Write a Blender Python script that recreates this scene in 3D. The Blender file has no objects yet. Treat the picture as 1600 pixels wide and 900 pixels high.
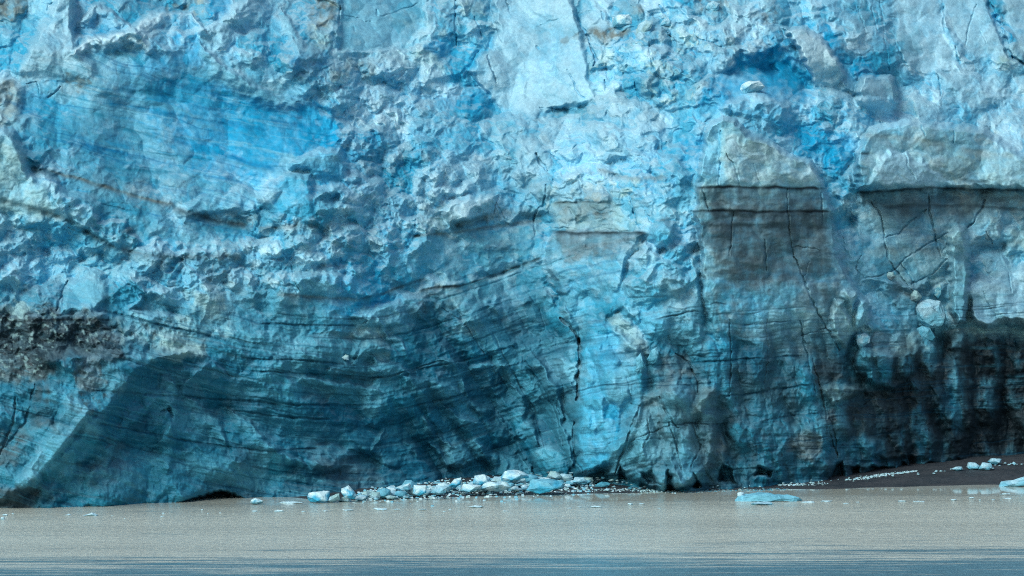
import bpy, math, random
import numpy as np

# ------------------------------------------------------------------ camera, world, sun
F = 5333.0            # focal length in photograph pixels (1600 wide)
CAMH = 28.0           # ship deck above the water
HOR = 410.0           # row of the horizon in the photograph
scene = bpy.context.scene
scene.render.engine = 'CYCLES'
cam_d = bpy.data.cameras.new('camera')
cam = bpy.data.objects.new('camera', cam_d)
scene.collection.objects.link(cam)
cam_d.sensor_width = 36.0
cam_d.lens = F / 1600.0 * 36.0
cam_d.shift_y = (HOR - 450.0) / 1600.0
cam_d.clip_start = 1.0
cam_d.clip_end = 12000.0
cam.location = (0, 0, CAMH)
cam.rotation_euler = (math.radians(90), 0, 0)
scene.camera = cam

SUN_EL, SUN_AZ = 36.0, -146.0     # azimuth clockwise from +Y (behind and left of the viewer)
world = bpy.data.worlds.new('World')
scene.world = world
world.use_nodes = True
wn = world.node_tree
bgn = wn.nodes['Background']
sky = wn.nodes.new('ShaderNodeTexSky')
sky.sky_type = 'NISHITA'
sky.sun_disc = False
sky.sun_elevation = math.radians(SUN_EL)
sky.sun_rotation = math.radians(SUN_AZ)
sky.air_density = 1.0
sky.dust_density = 3.0
sky.ozone_density = 1.0
wn.links.new(sky.outputs[0], bgn.inputs[0])
bgn.inputs[1].default_value = 0.135
sun_d = bpy.data.lights.new('sun', 'SUN')
sun_d.energy = 2.3
sun_d.angle = math.radians(24)
sun_d.color = (0.96, 0.99, 1.0)
sun = bpy.data.objects.new('sun', sun_d)
scene.collection.objects.link(sun)
# lamp looks down -Z: tilt it so that light comes from SUN_AZ, SUN_EL
sun.rotation_euler = (math.radians(90 - SUN_EL), 0, math.radians(180 - SUN_AZ))
scene.view_settings.view_transform = 'Standard'
scene.view_settings.look = 'None'
scene.view_settings.exposure = 0.2
scene.view_settings.gamma = 1.0
scene.cycles.use_denoising = False
scene.cycles.filter_width = 1.1
scene.cycles.max_bounces = 5

f4 = np.float32

# ------------------------------------------------------------------ noise
def _h(ix, iy, s):
    n = (ix.astype(np.int64) * 374761393 + iy.astype(np.int64) * 668265263 + int(s) * 2147483647 + 1013904223) & 0xFFFFFFFF
    n = ((n ^ (n >> 13)) * 1274126177) & 0xFFFFFFFF
    n = ((n ^ (n >> 15)) * 2246822519) & 0xFFFFFFFF
    n = n ^ (n >> 16)
    return n
def hr(ix, iy, s):
    return (_h(ix, iy, s).astype(f4) / f4(4294967296.0))
def perlin(x, y, s=0):
    ix = np.floor(x); iy = np.floor(y)
    fx = (x - ix).astype(f4); fy = (y - iy).astype(f4)
    ix = ix.astype(np.int64); iy = iy.astype(np.int64)
    def g(dx, dy):
        a = hr(ix + dx, iy + dy, s) * f4(6.2831853)
        return np.cos(a) * (fx - dx) + np.sin(a) * (fy - dy)
    u = fx * fx * fx * (fx * (fx * 6 - 15) + 10); v = fy * fy * fy * (fy * (fy * 6 - 15) + 10)
    a = g(0, 0); b = g(1, 0); c = g(0, 1); d = g(1, 1)
    return ((a + (b - a) * u) + ((c + (d - c) * u) - (a + (b - a) * u)) * v) * f4(1.5)
def fbm(x, y, o=4, s=0, gain=0.5):
    r = 0; a = 1.0; t = 0
    for k in range(o):
        r = r + a * perlin(x * 2 ** k + 17.3 * k, y * 2 ** k + 5.1 * k, s + k * 7)
        t += a; a *= gain
    return r / t
def ridged(x, y, o=3, s=0):
    r = 0; a = 1.0; t = 0
    for k in range(o):
        r = r + a * (1 - np.abs(perlin(x * 2 ** k + 3.3 * k, y * 2 ** k + 9.1 * k, s + k * 7)) * 1.6)
        t += a; a *= 0.5
    return r / t
def sst(a, b, x):
    t = np.clip((x - a) / (b - a), 0, 1)
    return t * t * (3 - 2 * t)
def facets(x, y, s, ax=1.0, rot=0.0, seed=0, slope=0.8, tilt=0.7, hs=0.7, bias=0.0, r0=0.0):
    """pile of angular blocks: upper hull of tilted, square-edged cells; returns height and a random tint per block"""
    c, sn = math.cos(rot), math.sin(rot)
    u = (x * c + y * sn) / (s * ax); v = (-x * sn + y * c) / s
    iu = np.floor(u).astype(np.int64); iv = np.floor(v).astype(np.int64)
    best = np.full(x.shape, -9.0, f4); tint = np.zeros(x.shape, f4)
    for du in (-1, 0, 1):
        for dv in (-1, 0, 1):
            a = iu + du; b = iv + dv
            cx = a + 0.5 + (hr(a, b, seed) - 0.5) * 0.95; cy = b + 0.5 + (hr(a, b, seed + 1) - 0.5) * 0.95
            dx = (u - cx).astype(f4); dy = (v - cy).astype(f4)
            th = hr(a, b, seed + 2) * f4(3.14159)
            ct = np.cos(th); st = np.sin(th)
            p = np.abs(dx * ct + dy * st); q = np.abs(-dx * st + dy * ct)
            val = hr(a, b, seed + 3) * hs + (hr(a, b, seed + 4) - 0.5) * tilt * dx + (hr(a, b, seed + 5) - 0.5) * tilt * dy \
                - (slope * np.maximum(np.maximum(p, q), 0.72 * (p + q)) ** 1.35 if r0 == 0 else slope * 3.2 * np.maximum(np.maximum(np.maximum(p, q), 0.72 * (p + q)) - r0, 0)) + bias * dy
            m = val > best
            best = np.where(m, val, best)
            tint = np.where(m, hr(a, b, seed + 6), tint)
    return best, tint

# ------------------------------------------------------------------ grid of the glacier front (photograph pixel = direction from the deck)
xs = np.concatenate([np.arange(-420, -6, 5.0), np.arange(-4, 1605, 1.0), np.arange(1608, 2020, 5.0)])
ys = np.concatenate([np.arange(-300, -6, 5.0), np.arange(-4, 801, 1.0), np.arange(803, 835, 4.0)])
X, Y = np.meshgrid(xs.astype(f4), ys.astype(f4))
print('grid', X.shape)
n8a = perlin(X / 9, Y / 9, 1); n8b = perlin(X / 9, Y / 9, 2)
n25a = fbm(X / 30, Y / 30, 2, 3); n25b = fbm(X / 30, Y / 30, 2, 5)
n90a = fbm(X / 110, Y / 110, 2, 8); n90b = fbm(X / 110, Y / 110, 2, 11)
WX = X + 2.2 * n8a + 4.5 * n25a; WY = Y + 2.2 * n8b + 4.5 * n25b      # lightly warped, for outlines
VX = X + 5 * n8a + 22 * n25a + 20 * n90a; VY = Y + 5 * n8b + 18 * n25b + 20 * n90b   # strongly warped, for colour

YW = ([-420, 0, 150, 280, 400, 480, 640, 800, 900, 1000, 1100, 1200, 1300, 1450, 1600, 2020],
      [386, 391, 393, 397, 402.5, 403, 415, 430, 427, 418, 420, 426, 434, 449, 460, 480])
_wx = np.arange(-600, 2201, 5.0); _wk = np.exp(-0.5 * (np.arange(-30, 31) * 5 / 45.0) ** 2)
_wv = np.convolve(np.pad(np.interp(_wx, *YW), 30, mode='edge'), _wk / _wk.sum(), 'valid')
def wall_y(px): return np.interp(px, _wx, _wv)

# recession of the ice behind the foot line, in metres: (px, py, metres)
REC = [(-400,820,0),(-400,600,-1),(-400,400,8),(-400,150,24),(-400,-300,70),(2000,820,0),(2000,600,0),(2000,400,6),(2000,150,26),(2000,-300,75),
 (0,790,0),(0,650,0),(60,560,1),(50,480,6),(50,400,10),(30,320,9),(20,230,14),(50,120,25),(50,0,38),(100,60,28),(60,-120,60),
 (200,790,1.5),(150,700,-0.5),(200,600,0),(250,680,3.5),(300,560,2),(320,650,4.5),(330,760,2.5),(440,700,5),(450,770,4),(600,760,4),(590,720,5.5),
 (500,620,5.5),(450,560,3),(300,500,4.5),(200,450,7),(150,380,10),(250,350,12),(200,280,16),(300,260,19),(200,180,23),(300,150,25),(160,120,23),
 (260,80,26),(250,25,33),(330,60,29),(400,110,26),(430,200,24),(480,270,15),(440,310,12),(380,350,13),(380,420,8),(520,400,9),(560,480,6.5),(470,480,5.5),
 (300,-120,66),(560,40,40),(600,110,34),(560,180,27),(620,240,21),(580,300,15),(640,350,12),(640,430,8),(700,380,9),(760,340,11),(720,260,18),
 (700,600,4),(760,540,4),(700,700,5.5),(800,650,4),(850,550,3.5),(850,720,2.5),(920,620,0.5),(930,740,0),(900,470,5),(920,400,7),(920,330,10),
 (860,240,18),(850,140,27),(830,20,37),(960,180,24),(1000,100,31),(980,10,42),(1000,250,17),(1000,320,10),(1040,450,5),(1040,560,3),(1050,680,-0.5),(1050,770,1),
 (700,120,34),(700,-120,62),(1100,-120,64),(1100,100,30),(1100,200,20),(1070,260,14),(1140,300,8),(1180,400,5),(1200,520,2),(1200,620,0.5),(1200,760,0.5),
 (1200,150,23),(1210,90,29),(1220,20,38),(1300,200,20),(1310,280,14),(1310,350,10),(1330,440,7),(1380,500,4.5),(1400,560,2),(1400,640,0.5),(1400,740,1.5),
 (1380,60,34),(1380,150,26),(1440,210,17),(1440,290,9),(1440,340,8),(1450,420,6.5),(1550,420,6),(1560,500,4.5),(1560,560,3.5),(1560,650,2.5),(1550,720,3),
 (1500,250,14),(1590,290,9),(1500,150,25),(1580,150,26),(1500,40,36),(1590,20,38),(1500,-120,60)]
P = np.array(REC, dtype=np.float64)
def tps(P):
    n = len(P); d = np.hypot(P[:, None, 0] - P[None, :, 0], P[:, None, 1] - P[None, :, 1]) / 100
    K = np.where(d > 0, d * d * np.log(d + 1e-9), 0) + np.eye(n) * 0.05
    A = np.zeros((n + 3, n + 3)); A[:n, :n] = K
    Q = np.c_[np.ones(n), P[:, 0] / 100, P[:, 1] / 100]; A[:n, n:] = Q; A[n:, :n] = Q.T
    return np.linalg.solve(A, np.r_[P[:, 2], 0, 0, 0])
W = tps(P)
cxs = np.arange(-430, 2040, 10.0); cys = np.arange(-310, 850, 10.0)
CX, CY = np.meshgrid(cxs, cys)
R = W[-3] + W[-2] * CX / 100 + W[-1] * CY / 100
for (px, py, _), w in zip(P, W[:-3]):
    d2 = ((CX - px) ** 2 + (CY - py) ** 2) / 1e4
    R += w * 0.5 * d2 * np.log(d2 + 1e-12)
def bil(G, x0, y0, st, x, y):
    u = np.clip((x - x0) / st, 0, G.shape[1] - 1.001); v = np.clip((y - y0) / st, 0, G.shape[0] - 1.001)
    i = u.astype(int); j = v.astype(int); fu = (u - i)[..., None] if G.ndim == 3 else u - i; fv = (v - j)[..., None] if G.ndim == 3 else v - j
    return (G[j, i] * (1 - fu) + G[j, i + 1] * fu) * (1 - fv) + (G[j + 1, i] * (1 - fu) + G[j + 1, i + 1] * fu) * fv
rec = bil(R, -430, -310, 10.0, X + 10 * n90a, Y + 10 * n90b).astype(f4)

# ------------------------------------------------------------------ ice colours
def lin(c):
    c = np.array(c, float) / 255
    return np.where(c < 0.04045, c / 12.92, ((c + 0.055) / 1.055) ** 2.4)
ICE = {k: lin(v) for k, v in dict(
    W=(205,232,244), w=(168,207,226), g=(158,194,200), y=(158,172,170), c=(118,186,212), b=(62,174,214), B=(6,156,206), D=(5,120,172),
    t=(78,152,178), T=(40,128,158), e=(22,102,132), E=(13,72,98), d=(110,134,144), n=(58,78,88), k=(17,29,37), v=(108,108,100), m=(90,98,102)).items()}
CM = """
ycwbcbbyBcccycccttgwwwcwdwbygcgcwcbwwwbw
ccwBBWWcwcbbgccttgcwwwcddygggwbwBwbtwwwB
bwwccbBBtcttBggwgbbwwwbgggtwwBDBwBbwwwwg
gbcgtbtbTtcbcggbwwBwwwcwcggwbBbBcwwbwwww
gbttTttTbbDBBwWWbBbcwwgwwwcwcwbwcbwgwbww
cttTDttbBBBBbgcwccbccwcwwbctbgcBBcgyggyw
gTTtttTtBDBcbBtttbWccbwwcgctwgcwBtggyggg
gctTtdTtbbwbBbctbwgggggygwcgcgggcbcwwygg
gdttTTcTddcBTcwccgwwggddgcccddnncggdddgd
cTbctTccccgcctcbcyddttdddcbcnnddctggdgdg
TbcbccTcdtgTcbBbcgtcTttttccgddTddctggtgg
tTTctTccgctcbBBTdgTtTTtTcbdcdttddccddggg
dnknkcTtgtttTBccTegteTtTbbTtdccgdgTccdgg
nknnktggTttcttgTTeTTtTTbwTTtTeTdTtdgtnkk
dnTdteeeeeTteTtTTeeeTccBctdTTeTTnTTnnekk
TntTeeTeeeeTETtTTtTTTTtBcdncTTTTtTnneTkk
TnTteEeeeeeeeeeTTbTTTetBdcntTTTTnneTeTkn
nTTTEeeTeEeeETeTTtbTetTBtctdTeTdTTTTTtnk
TTtneTTeeeTEEEeeeeTTeTetTTetTeTTeeeeeekk
nneTTeeeEEeEEEeeEEEEeeeeTETeeTTTkkkkkkkk""".split()
for r_, row in enumerate(CM):
    assert len(row) >= 39
G = np.array([[ICE[ch] for ch in (row + row[-1] * 40)[:40]] for row in CM])
def sharp(G, x, y):
    u = np.clip((x - 20) / 40, 0, 38.999); v = np.clip((y - 20) / 40, 0, 18.999)
    i = u.astype(int); j = v.astype(int)
    fu = sst(0.25, 0.75, u - i)[..., None]; fv = sst(0.25, 0.75, v - j)[..., None]
    return ((G[j, i] * (1 - fu) + G[j, i + 1] * fu) * (1 - fv) + (G[j + 1, i] * (1 - fu) + G[j + 1, i + 1] * fu) * fv).astype(f4)
col = sharp(G, VX, VY)

# ------------------------------------------------------------------ helpers that stamp features
def window(pts, m):
    p = np.array(pts, float)
    i0 = np.searchsorted(xs, p[:, 0].min() - m); i1 = np.searchsorted(xs, p[:, 0].max() + m)
    j0 = np.searchsorted(ys, p[:, 1].min() - m); j1 = np.searchsorted(ys, p[:, 1].max() + m)
    return slice(j0, max(j1, j0 + 1)), slice(i0, max(i1, i0 + 1))
def sdf(pts, x, y):
    p = np.array(pts, f4); d = np.full(x.shape, 1e9, f4); ins = np.zeros(x.shape, bool)
    for a, b in zip(p, np.roll(p, -1, 0)):
        e = b - a; wx = x - a[0]; wy = y - a[1]
        t = np.clip((wx * e[0] + wy * e[1]) / max(e @ e, 1e-6), 0, 1)
        d = np.minimum(d, (wx - e[0] * t) ** 2 + (wy - e[1] * t) ** 2)
        if e[1] != 0:
            c = ((a[1] > y) != (b[1] > y)) & (x < e[0] * (y - a[1]) / e[1] + a[0])
            ins ^= c
    d = np.sqrt(d)
    return np.where(ins, d, -d)
def pdist(pts, x, y):
    p = np.array(pts, f4); d = np.full(x.shape, 1e9, f4); tt = np.zeros(x.shape, f4); sd = np.zeros(x.shape, f4)
    L = np.r_[0, np.cumsum(np.hypot(*np.diff(p, axis=0).T))]
    for k in range(len(p) - 1):
        a, b = p[k], p[k + 1]; e = b - a; wx = x - a[0]; wy = y - a[1]
        t = np.clip((wx * e[0] + wy * e[1]) / max(e @ e, 1e-6), 0, 1)
        q = np.hypot(wx - e[0] * t, wy - e[1] * t)
        m = q < d
        d = np.where(m, q, d); tt = np.where(m, (L[k] + t * (L[k + 1] - L[k])) / L[-1], tt)
        sd = np.where(m, np.sign(e[0] * wy - e[1] * wx) * q, sd)
    return d, tt, sd
out = np.zeros(X.shape, f4)        # metres towards the viewer
S = np.zeros(X.shape, f4)          # layering strength
RB = np.full(X.shape, 0.3, f4)     # rubble strength
SM = np.zeros(X.shape, f4)         # smoothness of slabs
pid = np.zeros(X.shape, np.int16)
PARTS = [('ice_face', None)]
def blob(A, cx, cy, rx, ry, v, rot=0):
    c, s = math.cos(rot), math.sin(rot)
    sl = window([(cx - max(rx, ry) * 1.5, cy - max(rx, ry) * 1.5), (cx + max(rx, ry) * 1.5, cy + max(rx, ry) * 1.5)], 75)
    x = VX[sl] - cx; y = VY[sl] - cy
    q = np.sqrt(((x * c + y * s) / rx) ** 2 + ((-x * s + y * c) / ry) ** 2)
    m = 1 - sst(0.75, 1.25, q)
    A[sl] = A[sl] * (1 - m) + v * m
def slab(pts, h, gx=0.0, gy=0.0, bev=6.0, c=None, ck=0.7, sm=0.0, part=None, label=None, low=None, plane=None):
    """a block that stands h metres proud (or deep) of the ice around it; gx, gy tilt its face"""
    sl = window(pts, 22)
    d = sdf(pts, WX[sl], WY[sl])
    m = sst(-bev * 0.5, bev * 1.0, d + 1.5 * n25a[sl])
    if plane:
        y0, r0_, y1, r1_ = plane
        tq = np.clip((Y[sl] - np.array(pts, float)[:, 1].min()) / np.ptp(np.array(pts, float)[:, 1]), 0, 1)
        mp_ = m * (1 - sst(0.55, 1.0, tq)) if (np.mean([q[1] for q in pts]) < 300 and part != 'serac') else m * (1 - sst(0.72, 1.0, tq)) if part in ('serac', 'ice_column', 'ice_buttress') and np.mean([q[1] for q in pts]) > 300 else m
        rec[sl] = rec[sl] * (1 - mp_) + mp_ * (r0_ + (r1_ - r0_) * (Y[sl] - y0) / (y1 - y0))
    px = np.array(pts, float); cx, cy = px.mean(0)
    tv_ = np.clip((Y[sl] - px[:, 1].min()) / np.ptp(px[:, 1]), 0, 1) if (h > 0 and ((px[:, 1].mean() < 300 and part != 'serac') or (part in ('serac', 'ice_column', 'ice_buttress') and 300 < px[:, 1].mean() < 480))) else 0
    out[sl] += m * (h * (0.85 if h > 0 else 1.0) * (1 - 0.97 * tv_ ** 4 if px[:, 1].mean() > 300 else 1 - 0.85 * tv_ ** 2) + gx * (X[sl] - cx) + gy * (Y[sl] - cy)).astype(f4)
    if c:
        k = (m * ck * np.clip(0.75 + 0.5 * n25a[sl], 0, 1))[..., None]
        tgt = ICE[c]
        if low:
            t = sst(px[:, 1].min(), px[:, 1].max(), Y[sl] + 18 * n25b[sl])[..., None]
            tgt = ICE[c] * (1 - t) + ICE[low] * t
        col[sl] = col[sl] * (1 - k) + tgt * k
        LATE.append((sl, k * 1.6, tgt))
    if part in ('serac', 'ice_fin', 'ice_block', 'ice_slab', 'ice_pillar'): sm = max(sm, 0.8)
    SM[sl] = np.maximum(SM[sl], m * sm)
    if part:
        PARTS.append((part, label)); pid[sl] = np.where(d > 0, len(PARTS) - 1, pid[sl])
LATE = []
def paint(pts, c, k=0.7, bev=10.0):
    sl = window(pts, 60)
    d = sdf(pts, (WX[sl] + VX[sl]) * 0.5, (WY[sl] + VY[sl]) * 0.5)
    m = (sst(-bev * 0.5, bev * 0.5, d) * k * np.clip(0.8 + 0.9 * n25b[sl] + 0.5 * n8a[sl], 0, 1.1))[..., None]
    col[sl] = col[sl] * (1 - m) + ICE[c] * m
    LATE.append((sl, m, ICE[c]))
def area(pts, part, label=None):
    sl = window(pts, 20); d = sdf(pts, WX[sl], WY[sl])
    PARTS.append((part, label)); pid[sl] = np.where(d > 0, len(PARTS) - 1, pid[sl])
LINES = []
def crack(pts, w=2.0, dep=0.8, c='D', ck=0.9):
    LINES.append((pts, w, dep, c, ck))
def do_crack(pts, w, dep, c, ck):
    sl = window(pts, w * 3 + 10)
    j = 1.6 * n8a[sl] + 2.5 * n25b[sl]
    d, t, _ = pdist(pts, X[sl] + j, Y[sl] + 1.6 * n8b[sl] + 2 * n25a[sl])
    ww = 0.8 * w * (0.3 + 0.65 * np.sin(np.clip(t, 0.04, 0.96) * math.pi) ** 0.5) * (0.8 + 0.5 * n8b[sl])
    m = 1 - sst(ww * 0.35, ww * 0.9 + 0.6, d)
    m = m * np.clip(0.9 + 0.8 * perlin(X[sl] / 13, Y[sl] / 13, 17), 0, 1)
    out[sl] -= m * dep * 0.6
    k = (m * ck * 0.85)[..., None]; col[sl] = col[sl] * (1 - k) + ICE[c] * k
def ridge(pts, w, h, c=None, ck=0.7, side=0):
    sl = window(pts, w * 6 + 12)
    d, t, sd = pdist(pts, WX[sl], WY[sl])
    ww = w * (0.3 + 0.7 * np.sin(np.clip(t, 0.03, 0.97) * math.pi) ** 0.6)
    side = 1
    d = np.where(sd * side > 0, d * 0.4, d * 1.3)
    m = np.exp(-(d / ww) ** 2 * 1.2)
    out[sl] += m * h
    if c:
        k = (m * ck)[..., None]; col[sl] = col[sl] * (1 - k) + ICE[c] * k
        LATE.append((sl, k * 1.6, ICE[c]))
def dirt(pts, th, fade, c='k', ck=0.95, fk=0.6, groove=0.25, up=2.0):
    """thin sediment band in the ice with dirt washed down below it"""
    p = np.array(pts, float)
    sl = window(pts, max(fade, 10) + 12)
    yl = np.interp(X[sl], p[:, 0], p[:, 1])
    th = th * (1.5 if c in 'kn' else 1.7 if c == 'v' else 1.0)
    dy = Y[sl] - yl + 2.0 * n25a[sl] + 0.8 * n8a[sl]
    ends = sst(p[0, 0] - 4, p[0, 0] + 10, X[sl] + 6 * n8a[sl]) * (1 - sst(p[-1, 0] - 10, p[-1, 0] + 4, X[sl] + 6 * n8b[sl]))
    m = ends * np.exp(-(np.where(dy < 0, dy / (th * 0.6), dy / th)) ** 2) * np.clip(0.8 + 0.7 * n25b[sl], 0, 1)
    out[sl] -= m * groove
    if fade > 0:
        st = np.clip(0.6 + 0.9 * fbm(X[sl] / 14, Y[sl] / 60, 3, 91) + 0.35 * fbm(X[sl] / 30, Y[sl] / 9, 2, 97), 0, 1)
        g = ends * np.where(dy > 0, np.exp(-dy / fade), np.exp(dy / up)) * st * fk
        k = g[..., None]; col[sl] = col[sl] * (1 - k) + ICE['n'] * k
    k = (m * ck)[..., None]; col[sl] = col[sl] * (1 - k) + ICE[c] * k

# layering and rubble zones
S[:] = 0.12 + 0.88 * sst(430, 500, Y + 40 * n90a)
blob(S, 270, 200, 260, 120, 0.9, 0.2); blob(S, 1200, 380, 130, 110, 0.55); blob(S, 1450, 370, 160, 60, 0.4)
blob(S, 760, 400, 130, 60, 0.6, -0.3); blob(S, 920, 400, 90, 60, 0.6); blob(S, 250, 330, 150, 50, 0.7, 0.3)
blob(S, 80, 520, 130, 50, 0.1)
for a in [(560,180,120,90,.9),(600,300,110,90,.9),(480,380,140,60,.75),(60,380,100,60,.6),(320,430,150,45,.7),(1010,100,80,60,1),(70,520,120,45,.6),
          (250,515,60,25,.9),(1380,510,60,40,.9),(1000,270,80,30,.8),(980,530,35,35,1),(1340,350,35,60,.8),(1140,50,80,50,.9),(1280,180,70,30,.8),(1520,540,90,20,.8),
          (700,500,30,40,.8),(900,465,40,20,.7),(1080,390,30,60,.8),(880,270,70,20,.6),(410,120,80,60,.6)]:
    blob(RB, *a)
blob(SM, 290, 170, 205, 100, 0.85, 0.15); blob(SM, 1205, 125, 70, 45, 0.9); blob(RB, 1205, 125, 80, 50, 0.1)
for a in [(270,220,220,90,.05),(1470,60,120,80,.12),(850,90,100,90,.12),(420,640,330,110,.12),(600,45,60,35,.1),(1200,330,100,100,.12)]:
    blob(RB, *a)

# large named zones of the front
area([(110,60),(210,70),(320,45),(420,110),(520,180),(545,230),(450,260),(440,280),(380,345),(280,325),(60,250),(40,190),(60,140)], 'ice_hollow', 'smooth blue hollow streaked with fine layers in the upper left face')
area([(230,560),(330,555),(600,600),(700,560),(780,600),(850,700),(900,745),(620,775),(470,790),(60,795),(100,740),(180,650)], 'ice_overhang', 'dark teal overhanging bay at the waterline')
area([(560,470),(660,450),(750,420),(850,400),(870,480),(905,520),(900,740),(850,710),(780,600),(700,560),(600,600)], 'ice_slope', 'layered teal ice fanning up to the right')
area([(-30,470),(40,480),(90,487),(170,487),(185,510),(178,535),(150,545),(120,580),(60,595),(-30,610)], 'debris_patch', 'black rubble patch on a ledge of the left face')
area([(1250,545),(1330,560),(1480,525),(1640,515),(1640,735),(1460,735),(1320,760),(1290,700)], 'ice_buttress', 'black dirt-stained fluted ice foot at the right')
area([(1100,540),(1250,545),(1290,700),(1320,760),(1100,775),(1120,620)], 'ice_buttress', 'blue fluted ice foot with dark horizontal layers')

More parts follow.
